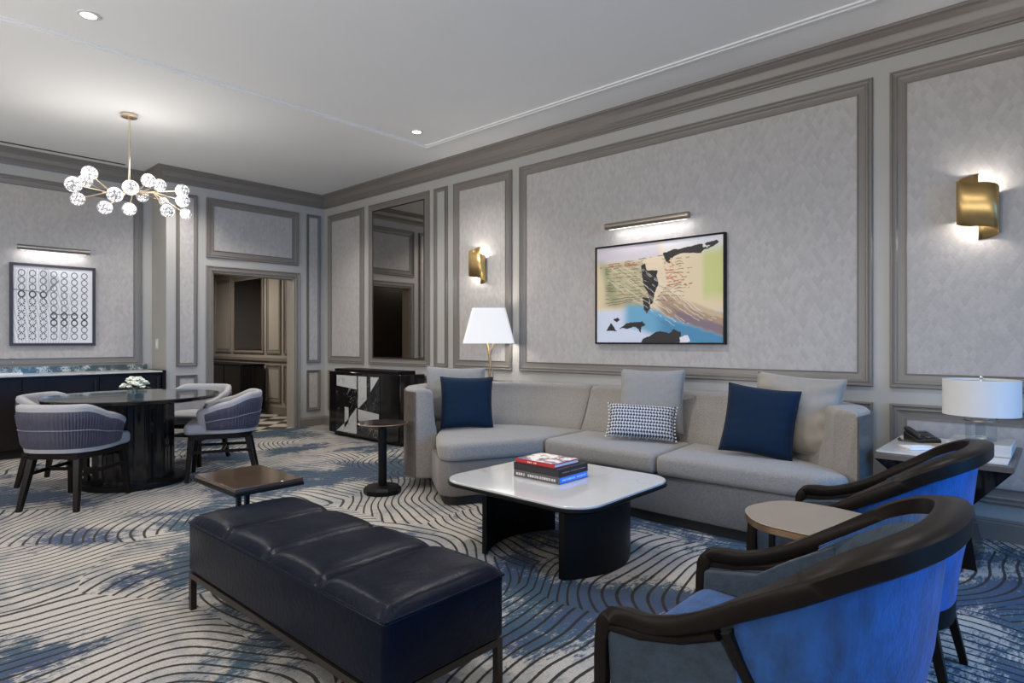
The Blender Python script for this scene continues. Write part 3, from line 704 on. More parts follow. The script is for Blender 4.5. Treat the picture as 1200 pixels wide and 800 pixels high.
# ------------------------------------------------------------------ chandelier
F = (math.sin(math.radians(47.8)), math.cos(math.radians(47.8))); Rr = (F[1], -F[0])
ch = thing('chandelier', 'brass branching chandelier with clusters of crackled glass globes above the dining table', 'chandelier', (1.79, 6.37, ZC))
obj('canopy', MB().lathe([(.052, -.001), (.066, -.006), (.066, -.03), (.06, -.034), (.001, -.034)], 32), 'rosebrass', ch, smooth=True, angle=40)
obj('rod', MB().tube([(0, 0, -.03), (0, 0, -.72)], .009, 12), 'rosebrass', ch, smooth=True)
gl = [(-.329, .188, -.05, .072), (-.369, .048, -.2, .074), (-.578, .196, .25, .069), (-.402, -.057, -.1, .064), (-.023, -.178, -.3, .063), (.115, -.085, -.38, .068), (.169, .009, -.25, .071), (.063, -.149, -.1, .063), (-.09, .073, .35, .06), (.147, .148, .05, .068), (.21, .122, .12, .064), (.498, .035, -.02, .065), (.464, -.038, .05, .066), (.434, -.175, -.15, .061), (.44, -.141, .15, .054), (.09, .034, .4, .048)]
hub = MB(); hub.tube([tuple(Vector((Rr[0], Rr[1], 0)) * a + Vector((0, 0, -.72))) for a in (-.24, -.12, 0, .12, .24)], .011, 10)
obj('hub_bar', hub, 'rosebrass', ch, smooth=True)
for i, (a, dz, dd, r) in enumerate(gl):
    p = Vector((Rr[0], Rr[1], 0)) * a + Vector((F[0], F[1], 0)) * dd + Vector((0, 0, -.745 + dz))
    q = Vector((Rr[0], Rr[1], 0)) * max(-.22, min(.22, a * .5)) + Vector((0, 0, -.72))
    d = (p - q).normalized()
    br = obj('branch', MB().tube([tuple(q), tuple(p - d * r * .6)], .0055, 8), 'rosebrass', ch, smooth=True)
    g = obj('glass_globe', MB().sphere((0, 0, 0), r * .92, 20, 14), 'globe', ch, smooth=True); g.location = p
    if i % 4 == 1 or i in (6, 12):
        l = bpy.data.lights.new('globe_lamp', 'POINT'); l.energy = 2.6; l.color = (1, .96, .9); l.shadow_soft_size = .1
        lo = bpy.data.objects.new('globe_lamp', l); COL.objects.link(lo); lo.parent = ch; lo.location = p + Vector((0, 0, .14 if i % 2 else -.14))

# ------------------------------------------------------------------ dining table
TX, TY = 1.71, 5.95
dt = thing('dining_table', 'round dark glossy dining table with glass top and drum pedestal', 'table', (TX, TY, 0))
obj('glass_top', lipped(circle(.665, 72), .742, .752, .003), mat('smoked_glass', (.02, .022, .022), .03, coat=.6), dt, smooth=True)
ap = MB().rings([[(x * a, y * a, z) for x, y in circle(1, 72)] for a, z in ((.62, .712), (.655, .722), (.658, .741), (.60, .741))]); obj('wood_rim', ap, 'gloss', dt, smooth=True, angle=40)
pd = MB()
N = 96; pd.rings([[((.30 + .010 * math.cos(12 * 2 * PI * i / N)) * math.cos(2 * PI * i / N), (.30 + .010 * math.cos(12 * 2 * PI * i / N)) * math.sin(2 * PI * i / N), z) for i in range(N)] for z in (.05, .712)])
obj('pedestal', pd, 'gloss', dt, smooth=True, angle=50)
obj('base_plate', lipped(circle(.40, 64), 0.002, .05, .006), 'blackwood', dt, smooth=True)

# vase of flowers
vs = thing('flower_vase', 'small glass cube vase of white hydrangea blossoms on the dining table', 'vase', (1.575, 5.45, .753), .4)
obj('vase', MB().rings([[(x, y, z) for x, y in round_poly([(-a, -a), (a, -a), (a, a), (-a, a)], .012, 4, .1)] for a, z in ((.045, .0), (.046, .003), (.046, .09), (.042, .09), (.042, .006))], True, True), 'glass', vs, smooth=True)
obj('pebbles', MB().box(-.040, .040, -.040, .040, .007, .05), mat('dark_leaves', (.10, .15, .16), .3), vs)
b = MB()
for k in range(48):
    a = random.random() * 2 * PI; rr = .088 * math.sqrt(random.random()); z = .098 + .078 * (1 - (rr / .092) ** 2) + random.uniform(-.006, .006)
    x, y = rr * math.cos(a), rr * math.sin(a)
    for q in range(5):
        b2 = q * 2 * PI / 5 + a; c = Vector((x + .011 * math.cos(b2), y + .011 * math.sin(b2), z + .004 * math.sin(q * 2)))
        b.lathe([(.0012, -.006), (.010, -.002), (.012, .003), (.008, .007), (.001, .008)], 7, tuple(c))
obj('blossoms', b, 'petal', vs, smooth=True)
for k in range(5):
    a = k * 1.3; lf = MB(); d = Vector((math.cos(a), math.sin(a), 0)); s_ = Vector((-d.y, d.x, 0)); z0 = Vector((0, 0, .098))
    pts = [d * .05 + z0, d * .085 + s_ * .016 + z0 + Vector((0, 0, .004)), d * .12 + z0 + Vector((0, 0, -.008)), d * .085 - s_ * .016 + z0 + Vector((0, 0, .004))]
    lf.add([tuple(p) for p in pts] + [tuple(p - Vector((0, 0, .002))) for p in pts], [(0, 1, 2, 3), (7, 6, 5, 4), (0, 1, 5, 4), (1, 2, 6, 5), (2, 3, 7, 6), (3, 0, 4, 7)])
    obj('leaf', lf, 'leaf', vs)
obj('stems', MB().tube([(.01, 0, .05), (.02, .01, .11)], .004, 6).tube([(-.01, .01, .05), (-.03, 0, .11)], .004, 6).tube([(0, -.01, .05), (0, -.03, .11)], .004, 6), 'leaf', vs)

# ------------------------------------------------------------------ dining chairs (local: faces +y)
def shell_pt(a, off=0, z=0):
    # a from -1 to 1 : left arm tip round the back to the right arm tip
    th = a * 2.22; w, d = .315 + off, .30 + off; e = .72
    s, c = math.sin(th), math.cos(th)
    return (math.copysign(abs(s) ** e, s) * w, -math.copysign(abs(c) ** e, c) * d - .02, z)
def ztop(a): return .765 - .135 * sm1(abs(a), .35, 1.0)
def zbot(a): return .415 + .0 * abs(a)
def sm1(x, a, b): t = max(0, min(1, (x - a) / (b - a))); return t * t * (3 - 2 * t)
def make_dining_chair():
    t = thing('dining_chair', '', 'chair')
    n = 44; R = []
    for k in range(n + 1):
        a = -1 + 2 * k / n; zt, zb = ztop(a), zbot(a); h = zt - zb; tp = .028
        sh = lambda zz: -.045 * (1 - (zz - zb) / h)     # narrower at the bottom
        ring = [(sh(zb), zb), (sh(zb) + .004, zb + .02), (sh(zb + h * .5) + .002, zb + h * .5), (0, zt - .03), (-.006, zt - .008), (-.03, zt), (-.052, zt - .01), (-.058, zt - .04), (sh(zb + h * .4) - .06, zb + h * .4), (sh(zb) - .06, zb)]
        R.append([shell_pt(a, o, z) for o, z in ring])
    # rounded arm tips
    def shrink(ring, f, dv): 
        c = np.mean(np.array(ring), 0); return [tuple(c + (np.array(p) - c) * f + np.array(dv)) for p in ring]
    d0 = np.array(R[0][3]) - np.array(R[1][3]); d0 /= np.linalg.norm(d0); d1 = np.array(R[-1][3]) - np.array(R[-2][3]); d1 /= np.linalg.norm(d1)
    R = [shrink(R[0], .82, d0 * .02)] + R + [shrink(R[-1], .82, d1 * .02)]
    obj('backrest', MB().rings(R), 'white_fabric', t, smooth=True, angle=60)
    # pleated outer panel with a seam at mid height
    rows = []; m = 260
    for zi in range(9):
        row = []
        for k in range(m + 1):
            a = (-1 + 2 * k / m) * .90; zt, zb = ztop(a) - .052, zbot(a) + .03; q = zi / 8; z = zb + (zt - zb) * q
            hh = ztop(a) - zbot(a); sh = -.045 * (1 - (z - zbot(a)) / hh)
            pl = .006 * (1 - (2 * ((k / 5.0) % 1) - 1) ** 2); edge = min(1, min(k, m - k) / 4, zi / 1. if zi < 1 else 1, (8 - zi) / 1. if zi > 7 else 1)
            row.append(shell_pt(a, sh + .004 + (pl + .005) * edge - (.004 if zi == 4 else 0), z))
        rows.append(row)
    pp = obj('pleated_panel', MB().rings(rows, False, False), 'pleat', t, smooth=True, angle=80)
    pts = [];
    for k in range(61):
        a = (-1 + 2 * k / 60) * .90; zt, zb = ztop(a) - .052, zbot(a) + .03; z = (zt + zb) / 2; hh = ztop(a) - zbot(a)
        pts.append(shell_pt(a, -.045 * (1 - (z - zbot(a)) / hh) + .013, z))
    obj('piping', MB().tube(pts, .0045, 6), mat('lavender_piping', (.16, .16, .21), .6) if 'lavender_piping' not in bpy.data.materials else bpy.data.materials['lavender_piping'], t, smooth=True)
    seat = [(-.25, .27), (-.22, .30), (.22, .30), (.25, .27), (.255, -.1), (.18, -.24), (-.18, -.24), (-.255, -.1)]
    so = obj('seat', pad(round_poly(seat[::-1][::-1], .05, 4, .05), .405, .50, .03, .012), 'white_fabric', t, smooth=True, angle=60)
    obj('seat_frame', MB().prism(round_poly([(-.235, .27), (-.235, -.15), (-.17, -.235), (.17, -.235), (.235, -.15), (.235, .27)], .03, 4, .2), .365, .408), 'espresso', t)
    for sx in (-1, 1):
        for (x0, y0, x1, y1) in ((.20, .245, .23, .275), (.165, -.20, .205, -.275)):
            w0, w1 = .024, .016
            q = lambda x, y, w, z: [(sx * x - w, y - w, z), (sx * x + w, y - w, z), (sx * x + w, y + w, z), (sx * x - w, y + w, z)]
            obj('leg', MB().hexa(q(x1, y1, w1, 0), q(x0, y0, w0, .37)), 'espresso', t, bevel=.003)
        obj('stretcher', MB().hexa([(sx * .195 - .008, -.235, .24), (sx * .195 + .008, -.235, .24), (sx * .218 + .008, .255, .24), (sx * .218 - .008, .255, .24)], [(sx * .195 - .008, -.235, .265), (sx * .195 + .008, -.235, .265), (sx * .218 + .008, .255, .265), (sx * .218 - .008, .255, .265)]), 'espresso', t)
    obj('stretcher', MB().box(-.20, .20, -.01, .012, .24, .262), 'espresso', t)
    return t
dc = make_dining_chair()
spots = [((1.20, 5.55), (.74, .67), 'white dining chair with lavender pleated back, front left of the round table'),
         ((2.35, 5.66), (-.89, .45), 'white dining chair with lavender pleated back, front right of the round table'),
         ((1.33, 6.42), (.75, -.62), 'white barrel dining chair behind the round table at the left, beside the dark bar cabinet'),
         ((2.42, 6.55), (-.8, -.6), 'white barrel dining chair behind the round table at the right, nearest the doorway')]
for i, (p, d, lab) in enumerate(spots):
    c = dc if i == 0 else copy_tree(dc)
    c.location = (p[0], p[1], 0); c.rotation_euler = (0, 0, math.atan2(d[1], d[0]) - PI / 2); c['label'] = lab; c['group'] = 'dining chairs round the table'

# ------------------------------------------------------------------ marble cabinet under the mirror
mc = thing('marble_cabinet', 'black gloss cabinet with black and white marble geometric doors against the right wall', 'cabinet', (0, 0, 0))
CX, CY0, CY1 = 4.30, 5.62, 7.12
obj('body', MB().box(CX, 4.66, CY0, CY1, .04, .825), 'gloss', mc, bevel=.004)
obj('top', MB().box(CX + .03, 4.60, CY0 + .1, CY1 - .08, .825, .862), 'blackwood', mc, bevel=.003)
obj('plinth', MB().box(CX + .05, 4.64, CY0 + .05, CY1 - .05, 0, .04), 'black', mc)
def door_panel(y0, y1, shapes):   # y0 far edge (left in the photo), y1 near edge
    d = obj('door', MB().box(CX - .012, CX - .001, min(y0, y1), max(y0, y1), .055, .805), 'marble_black', mc)
    for P in shapes:
        pts = [(y0 + (y1 - y0) * u, .805 - .75 * v) for u, v in P]; n = len(pts)
        q = MB().add([(CX - .014, y, z) for y, z in pts] + [(CX - .0119, y, z) for y, z in pts], [tuple(range(n)), tuple(range(2 * n - 1, n - 1, -1))] + [(i, (i + 1) % n, n + (i + 1) % n, n + i) for i in range(n)])
        obj('marble_inlay', q, 'marble_doorw', d)
door_panel(6.94, 6.46, [[(.04, .03), (.97, .03), (.97, .25), (.04, .21)], [(.42, .56), (.60, .56), (.60, .80), (.42, .92)], [(.03, .98), (.55, .78), (.97, .55), (.97, .98)]])
door_panel(6.455, 6.00, [[(.03, .03), (.42, .03), (.42, .40), (.03, .56)], [(.60, .03), (.98, .03), (.60, .27)], [(.03, .57), (.97, .61), (.97, .80), (.03, .76)]])
obj('door', MB().box(CX - .01, CX - .001, CY0 + .02, 5.99, .055, .805), 'gloss', mc)

# ------------------------------------------------------------------ pedestal drink table
pt = thing('pedestal_table', 'small round black pedestal drinks table beside the left arm of the sofa', 'side table', (2.93, 4.06, 0))
obj('top', MB().lathe([(.001, .535), (.15, .535), (.185, .548), (.193, .556), (.193, .561), (.188, .566), (.001, .566)], 48), 'gloss', pt, smooth=True, angle=30)
obj('bronze_rim', MB().tube([(x, y, .5595) for x, y in circle(.194, 48)], .0045, 8, closed=True), 'bronzeedge', pt, smooth=True)
obj('column', MB().lathe([(.030, .05), (.034, .07), (.034, .52), (.045, .536)], 24), 'blackwood', pt, smooth=True, angle=30)
obj('base', MB().lathe([(.146, .001), (.150, .012), (.150, .036), (.132, .058), (.04, .062)], 10), 'blackwood', pt)

# ------------------------------------------------------------------ small rectangular table by the ottoman
rt = thing('drinks_table', 'small rectangular brown topped table with thin black legs behind the leather bench', 'side table', (1.465, 3.225, 0))
obj('top', MB().box(-.178, .178, -.25, .25, .48, .50), 'browntop', rt, bevel=.003)
obj('top_frame', MB().box(-.182, .182, -.254, .254, .462, .479), 'blackwood', rt, bevel=.002)
for x, y in ((-.155, -.235), (-.105, -.215)): obj('leg', MB().box(x - .010, x + .010, y - .010, y + .010, .012, .462), 'blackwood', rt)
obj('foot_plate', MB().box(-.17, .17, -.245, .20, .001, .012), 'blackwood', rt)

# ------------------------------------------------------------------ leather bench
ot = thing('leather_bench', 'long navy black leather bench ottoman with channelled top on a metal frame', 'ottoman', (1.325, 2.215, 0))
hx, hy = .257, .745
obj('body', pad(round_poly([(-hx, -hy), (hx, -hy), (hx, hy), (-hx, hy)], .022, 4, .2), .178, .392, .010, 0), 'leather', ot, smooth=True, angle=60)
for k in range(4):
    y0 = -hy + k * (2 * hy / 4); y1 = y0 + 2 * hy / 4; nx, ny = 22, 20; R = []
    g = [];
    for jy in range(ny + 1):
        row = []
        for ix in range(nx + 1):
            u = ix / nx * 2 - 1; v = jy / ny * 2 - 1
            ex = 1 - abs(u) ** 10; ey = (1 - abs(v) ** 5) ** .55; outer = (k == 0 and v < 0) or (k == 3 and v > 0)
            if outer: ey = (1 - abs(v) ** 6) ** .6
            z = .396 + .040 * (max(0, ex) ** .5) * (.30 + .70 * ey if not outer else ey) + .008 * (1 - u * u) * (1 - v * v)
            pinch = 1 - .010 * (1 - ey) * (0 if outer else 1)
            row.append((u * hx * pinch, y0 + (y1 - y0) * (v + 1) / 2, z + .0012 * math.sin(7 * u + 3 * v + k) * ex))
        g.append(row)
    m = MB().rings(g, False, False)
    bt = [[(x, y, .388) for x, y, z in g[0]], [(x, y, .388) for x, y, z in g[-1]]]
    per = g[0] + [r[-1] for r in g[1:]] + g[-1][::-1][1:] + [r[0] for r in g[::-1][1:-1]]
    m.rings([per, [(x, y, .389) for x, y, z in per]], True, False)
    obj('channel_pad', m, 'leather', ot, smooth=True, angle=50)
obj('piping', MB().tube([(x, y, .394) for x, y in round_poly([(-hx, -hy), (hx, -hy), (hx, hy), (-hx, hy)], .02, 4, .3)], .0045, 8, closed=True), 'leather', ot, smooth=True)
fr = MB()
for s in (-1, 1):
    fr.box(s * .245 - .0125, s * .245 + .0125, -.735, .735, .145, .17); fr.box(-.2325, .2325, s * .7225 - .0125, s * .7225 + .0125, .145, .17)
obj('frame', fr, 'gunmetal', ot)
for sx in (-1, 1):
    for sy in (-1, 1): obj('leg', MB().box(sx * .245 - .0125, sx * .245 + .0125, sy * .7225 - .0125, sy * .7225 + .0125, .001, .145), 'gunmetal', ot)
obj('underframe', MB().box(-.22, .22, -.70, .70, .165, .18), 'black', ot)

# ------------------------------------------------------------------ coffee table
cx0, cx1, cy0, cy1 = 2.32, 3.26, 1.66, 2.70
ct = thing('coffee_table', 'rounded square white marble coffee table on two curved black slab legs', 'coffee table', ((cx0 + cx1) / 2, (cy0 + cy1) / 2, 0))
W, D = (cx1 - cx0) / 2, (cy1 - cy0) / 2
ol = round_poly([(-W, -D), (W, -D), (W, D), (-W, D)], .17, 10, .2)
obj('marble_top', lipped(inset(ol, .008), .412, .426, .003), 'marble_white', ct, smooth=True, angle=30)
rim = MB().rings([[(x, y, z) for x, y in inset(ol, i)] for i, z in ((.075, .378), (.02, .386), (.0, .398), (.0, .411), (.010, .411))]); obj('black_rim', rim, 'blackwood', ct, smooth=True, angle=40)
for s in (-1, 1):
    P = []; n = 24
    for k in range(n + 1):
        q = k / n * 2 - 1; P.append((q * .315, s * (.295 + .115 * (1 - q * q))))
    Q = [(x, y - s * .036 * 1.0) for x, y in P][::-1]
    obj('leg', MB().prism(P + Q if s > 0 else (P + Q), .001, .380), 'blackwood', ct, smooth=True, angle=40)

def cover_fn(seed, basec, cols):
    def fn(u, v):
        n = fbm(u, v, 5, seed); n2 = fbm(u, v, 9, seed + 1); col = np.empty(u.shape + (3,)); col[:] = s2l(basec)
        for i, c in enumerate(cols):
            m = (sm(fbm(u, v, 6, seed + 5 + i), .56, .60))[..., None]; col = col * (1 - m) + s2l(c) * m
        return col
    return fn
def spine_fn(seed, basec, inkc, x0, x1, letters=14):
    def fn(u, v):
        rs = np.random.RandomState(seed); col = np.empty(u.shape + (3,)); col[:] = s2l(basec)
        w = (x1 - x0) / letters
        for i in range(letters):
            if rs.rand() < .12: continue
            a = x0 + i * w; m = ((u > a) & (u < a + w * .72) & (v > .3) & (v < .72))
            if rs.rand() < .5: m &= ~((u > a + w * .2) & (u < a + w * .5) & (v > .42) & (v < .6))
            col[m] = s2l(inkc)
        return col
    return fn
def book(label, loc, L, Wd, T, cover, spine, front, group='books stacked on the coffee table', rz=0):
    # local x: away from the spine, y: along the spine, spine on the -x side
    t = thing('book', label, 'book', loc, rz, group); c = .003
    b = MB().box(-Wd / 2, Wd / 2, -L / 2, L / 2, 0, c).box(-Wd / 2, Wd / 2, -L / 2, L / 2, T - c, T).box(-Wd / 2, -Wd / 2 + c, -L / 2, L / 2, c, T - c)
    obj('cover', b, cover, t)
    obj('pages', MB().box(-Wd / 2 + c, Wd / 2 - .006, -L / 2 + .005, L / 2 - .005, c, T - c), 'paper', t)
    if spine:
        o = paint_mesh('spine_print', L * .98, T * .8, spine, 160, 14, t, .0004); o.location = (-Wd / 2 - .0006, 0, T / 2); o.rotation_euler = (0, 0, -PI / 2)
    if front:
        kind, fn = front
        if kind == 'top':
            o = paint_mesh('cover_print', Wd * .96, L * .96, fn, 60, 70, t, .0004); o.rotation_euler = (-PI / 2, 0, 0); o.location = (0, 0, T + .0006)
        else:
            o = paint_mesh('edge_print', Wd * .97, T * .8, fn, 120, 12, t, .0004); o.location = (0, -L / 2 - .0008, T / 2)
    return t
ZB = .4265
MAT['blackcover'] = mat('black_cover', (.012, .011, .016), .4); MAT['greycover'] = mat('grey_cover', (.12, .115, .12), .5)
b1 = book('bottom book of the coffee table stack with bright blue page edge', (2.80, 2.232, ZB), .335, .275, .037, 'greycover', spine_fn(3, (74, 72, 74), (198, 194, 186), .05, .95, 17), None)
bl = obj('blue_edge', MB().box(-.134, .131, -.1685, -.1600, .0031, .0339), 'blue', b1)
o = paint_mesh('edge_print', .262, .028, spine_fn(8, (60, 130, 235), (190, 215, 250), .08, .94, 18), 120, 12, b1, .0004); o.location = (-.002, -.1692, .0185)
b2 = book('thick black book in the middle of the coffee table stack', (2.805, 2.235, ZB + .038), .335, .28, .043, 'blackcover', spine_fn(5, (24, 20, 24), (32, 28, 32), .1, .9), None)
obj('pages_cloth', MB().box(-.136, .134, -.1672, -.1605, .0031, .0399), 'blackcover', b2)
o = paint_mesh('edge_print', .26, .012, spine_fn(18, (22, 20, 34), (150, 140, 130), .08, .94, 22), 120, 8, b2, .0004); o.location = (0, -.1679, .02)
b3 = book('thin red book with a patterned cream cover on top of the coffee table stack', (2.79, 2.25, ZB + .082), .29, .235, .022, 'red', spine_fn(11, (168, 34, 40), (226, 196, 190), .32, .6, 7), ('top', cover_fn(31, (214, 200, 184), [(176, 120, 116), (96, 98, 84), (120, 110, 140), (226, 220, 214)])))

# ------------------------------------------------------------------ sofa
sf = thing('sofa', 'long light grey curved sectional sofa against the right wall', 'sofa', (0, 0, 0))
base = round_poly([(2.925, 3.355), (3.655, 3.005), (3.635, 1.0), (3.76, .885), (4.05, .93), (4.45, 1.15), (4.58, 1.6), (4.58, 3.2), (4.40, 3.85), (3.95, 4.28), (3.50, 4.16), (3.27, 3.86)], [.13, .08, .1, .08, .1, .1, .1, .2, .2, .15, .1, .06], 6, .08)
obj('skirt', MB().rings([[(x, y, z) for x, y in inset(base, i)] for i, z in ((.01, .075), (0, .09), (0, .315), (.012, .33))]), 'sofabase', sf, smooth=True, angle=50)
obj('plinth', MB().prism(inset(base, .045), .001, .075), 'black', sf)
OU = [(3.15, 3.93), (3.20, 4.12), (3.42, 4.37), (3.78, 4.50), (4.16, 4.40), (4.44, 4.08), (4.62, 3.65), (4.70, 3.15), (4.71, 2.6), (4.71, 2.05), (4.69, 1.55), (4.57, 1.20), (4.34, .96), (4.05, .83), (3.77, .84)]
IT = [(3.28, 3.84), (3.37, 4.03), (3.53, 4.20), (3.80, 4.29), (4.07, 4.20), (4.28, 3.96), (4.42, 3.58), (4.47, 3.12), (4.48, 2.6), (4.48, 2.05), (4.45, 1.6), (4.36, 1.36), (4.20, 1.17), (4.04, 1.06), (3.88, .99)]
IB = [(3.30, 3.82), (3.39, 3.96), (3.54, 4.06), (3.75, 4.09), (3.97, 3.95), (4.12, 3.72), (4.22, 3.42), (4.26, 3.08), (4.26, 2.6), (4.26, 2.05), (4.24, 1.62), (4.18, 1.38), (4.09, 1.20), (3.99, 1.09), (3.89, 1.0)]
Ou, It, Ib = catmull(OU, 8), catmull(IT, 8), catmull(IB, 8)
def back_ring(i, sh=0):
    o, t, b = map(lambda p: np.array(p), (Ou[i], It[i], Ib[i])); d = t - o; Lg = np.linalg.norm(d); d = d / Lg
    o = o + d * .010
    prof = []
    for q, z in ((o, .09), (o, .79), (o + d * .004, .808), (o + d * .016, .818), (o + d * (.03), .82)): prof.append((q, z))
    r = min(.045, Lg * .35)
    for k in range(5):
        a = PI / 2 * k / 4; prof.append((t - d * r * (1 - math.sin(a)), .82 - r * (1 - math.cos(a))))
    for k in range(1, 5):
        f = k / 4; zz = (.82 - r) * (1 - f) + .46 * f; prof.append((t + (b - t) * (f ** 1.0) - d * 0.008 * math.sin(PI * f), zz))
    prof.append((b, .34)); prof.append((b, .09))
    c = np.array([(o + b)[0] / 2, (o + b)[1] / 2, .45])
    R = [np.array([q[0], q[1], z]) for q, z in prof]
    if sh: R = [p + (c - p) / np.linalg.norm(c - p) * sh for p in R]
    return [tuple(p) for p in R]
segs = [(0, 7 * 8), (7 * 8, 67), (67, 14 * 8)]
for (a, c) in segs:
    R = []
    tang = lambda i, j: np.append(np.array(Ou[j]) - np.array(Ou[i]), 0) / np.linalg.norm(np.array(Ou[j]) - np.array(Ou[i]))
    first = back_ring(a, .022); R.append([tuple(np.array(p) + tang(a, a + 1) * .003) for p in first])
    R.append([tuple(np.array(p) + tang(a, a + 1) * .012) for p in back_ring(a, .007)])
    for i in range(a + 1, c): R.append(back_ring(i))
    R.append([tuple(np.array(p) + tang(c, c - 1) * .012) for p in back_ring(c, .007)])
    R.append([tuple(np.array(p) + tang(c, c - 1) * .003) for p in back_ring(c, .022)])
    obj('backrest', MB().rings(R), 'sofa', sf, smooth=True, angle=60)
sh = MB(); R = []
for i in range(len(Ou)):
    o = np.array(Ou[i]); t = np.array(It[i]); d = (t - o) / np.linalg.norm(t - o); q = o + d * .009
    R.append([(o[0], o[1], .10), (o[0], o[1], .800), (q[0], q[1], .800), (q[0], q[1], .10)])
obj('wood_shell', sh.rings(R), 'shellwood', sf, smooth=True, angle=50)
c1 = round_poly([(2.895, 3.335), (3.655, 2.99), (4.25, 3.01), (4.20, 3.40), (4.08, 3.70), (3.93, 3.90), (3.74, 4.02), (3.56, 4.0), (3.40, 3.92), (3.25, 3.78)], [.13, .035, .03, .1, .1, .1, .1, .1, .06, .1], 6, .06)
c2 = round_poly([(3.60, 2.005), (4.25, 2.055), (4.25, 2.998), (3.645, 2.975)], [.035, .03, .03, .035], 6, .06)
c3 = round_poly([(3.62, 1.0), (3.75, .87), (3.90, .97), (4.08, 1.17), (4.19, 1.40), (4.25, 1.65), (4.25, 2.045), (3.60, 1.995)], [.1, .08, .05, .08, .1, .1, .03, .035], 6, .06)
for c in (c1, c2, c3): obj('seat_cushion', pad(c, .335, .468, .038, .016), 'sofa', sf, smooth=True, angle=60)

# pillows
def pillow(name, label, w, h, t, m, loc, yaw, lean, roll=0, wr=.004, seed=0, group=None, tassels=False):
    P = thing(name, label, 'cushion', loc, 0, group)
    n = 26; g1 = []; g2 = []; rs = random.Random(seed); ph = [rs.uniform(0, 6) for _ in range(6)]
    for s in (1, -1):
        rows = []
        for j in range(n + 1):
            row = []
            for i in range(n + 1):
                u = i / n * 2 - 1; v = j / n * 2 - 1
                k = (max(0, 1 - u ** 4) * max(0, 1 - v ** 4)) ** .55 if abs(u) < 1 and abs(v) < 1 else 0
                x = u * w / 2 * (1 - .07 * (1 - v * v) * abs(u) ** 3); z = v * h / 2 * (1 - .07 * (1 - u * u) * abs(v) ** 3)
                wrk = wr * k * (.5 * math.sin(4 * u + 3 * v + ph[0]) + abs(u) ** 2 * math.sin((16 + 3 * math.sin(ph[3])) * v + 4 * u + ph[1] + 2 * math.sin(5 * u)) + .5 * v * v * math.sin(13 * u + ph[2]))
                row.append((x, s * t / 2 * k + wrk, z))
            rows.append(row)
        (g1 if s == 1 else g2).extend(rows)
    m_ = MB(); m_.rings(g1, False, False); m_.rings(g2, False, False)
    o = obj('cover', m_, m, P, smooth=True, angle=80)
    bm = bmesh.new(); bm.from_mesh(o.data); bmesh.ops.remove_doubles(bm, verts=bm.verts, dist=1e-5); bmesh.ops.recalc_face_normals(bm, faces=bm.faces); bm.to_mesh(o.data); bm.free()
    if tassels:
        tm = MB()
        for s in (-1, 1):
            for k in range(11): tm.sphere((s * w / 2 * (1.0 - .06 * (1 - (k / 5 - 1) ** 2)) + s * .004, 0, (k / 10 - .5) * h * .96), .006, 8, 6)
        for k in range(5): tm.sphere(((k / 4 - .5) * w * .5 - .08, 0, -h / 2 * .97), .004, 8, 6)
        obj('pompoms', tm, 'paper', P, smooth=True)
    else:
        e = [];
        for q in range(4):
            for k in range(n):
                u = k / n * 2 - 1; uv = [(u, -1), (1, u), (-u, 1), (-1, -u)][q]; u_, v_ = uv
                e.append((u_ * w / 2 * (1 - .07 * (1 - v_ * v_) * abs(u_) ** 3), 0, v_ * h / 2 * (1 - .07 * (1 - u_ * u_) * abs(v_) ** 3)))
        obj('piping', MB().tube(e, .003, 6, closed=True), m, P, smooth=True)
    # local -y is the face looking out; lean tips the top backwards
    Mx = Matrix.Translation(loc) @ Matrix.Rotation(yaw, 4, 'Z') @ Matrix.Rotation(-lean, 4, 'X') @ Matrix.Rotation(roll, 4, 'Y')
    P.matrix_world = Mx; P.rotation_mode = 'XYZ'; P.location = Mx.to_translation(); P.rotation_euler = Mx.to_euler()
    return P
def yawto(dx, dy): return math.atan2(dy, dx) + PI / 2      # -y axis turned to direction
R_ = math.radians
pillow('throw_pillow', 'large light grey square cushion behind the navy cushion at the left end of the sofa', .53, .50, .14, 'pillow_grey', (3.655, 3.99, .745), yawto(-.62, -.78), R_(14), R_(2), .004, 1)
pillow('throw_pillow', 'square navy velvet cushion at the left end of the sofa', .45, .44, .13, 'navy', (3.585, 3.77, .695), yawto(-.62, -.78), R_(13), R_(1), .003, 2)
pillow('throw_pillow', 'large plain grey square cushion behind the patterned lumbar cushion mid sofa', .50, .52, .13, 'pillow_grey', (4.215, 2.37, .752), yawto(-.93, -.36), R_(20), R_(0), .004, 3)
pillow('lumbar_pillow', 'rectangular black and white woven lumbar cushion in the middle of the sofa', .50, .27, .12, 'weave', (4.00, 2.33, .618), yawto(-.86, -.50), R_(26), R_(3), .001, 4, tassels=True)
pillow('throw_pillow', 'large beige square cushion with creases against the right arm of the sofa', .55, .52, .17, 'pillow_beige', (4.17, 1.30, .745), yawto(-.80, -.05), R_(16), R_(4), .015, 5)
pillow('throw_pillow', 'square navy velvet cushion at the right end of the sofa', .44, .45, .14, 'navy', (3.955, 1.45, .705), yawto(-.82, -.2), R_(16), R_(6), .004, 6)

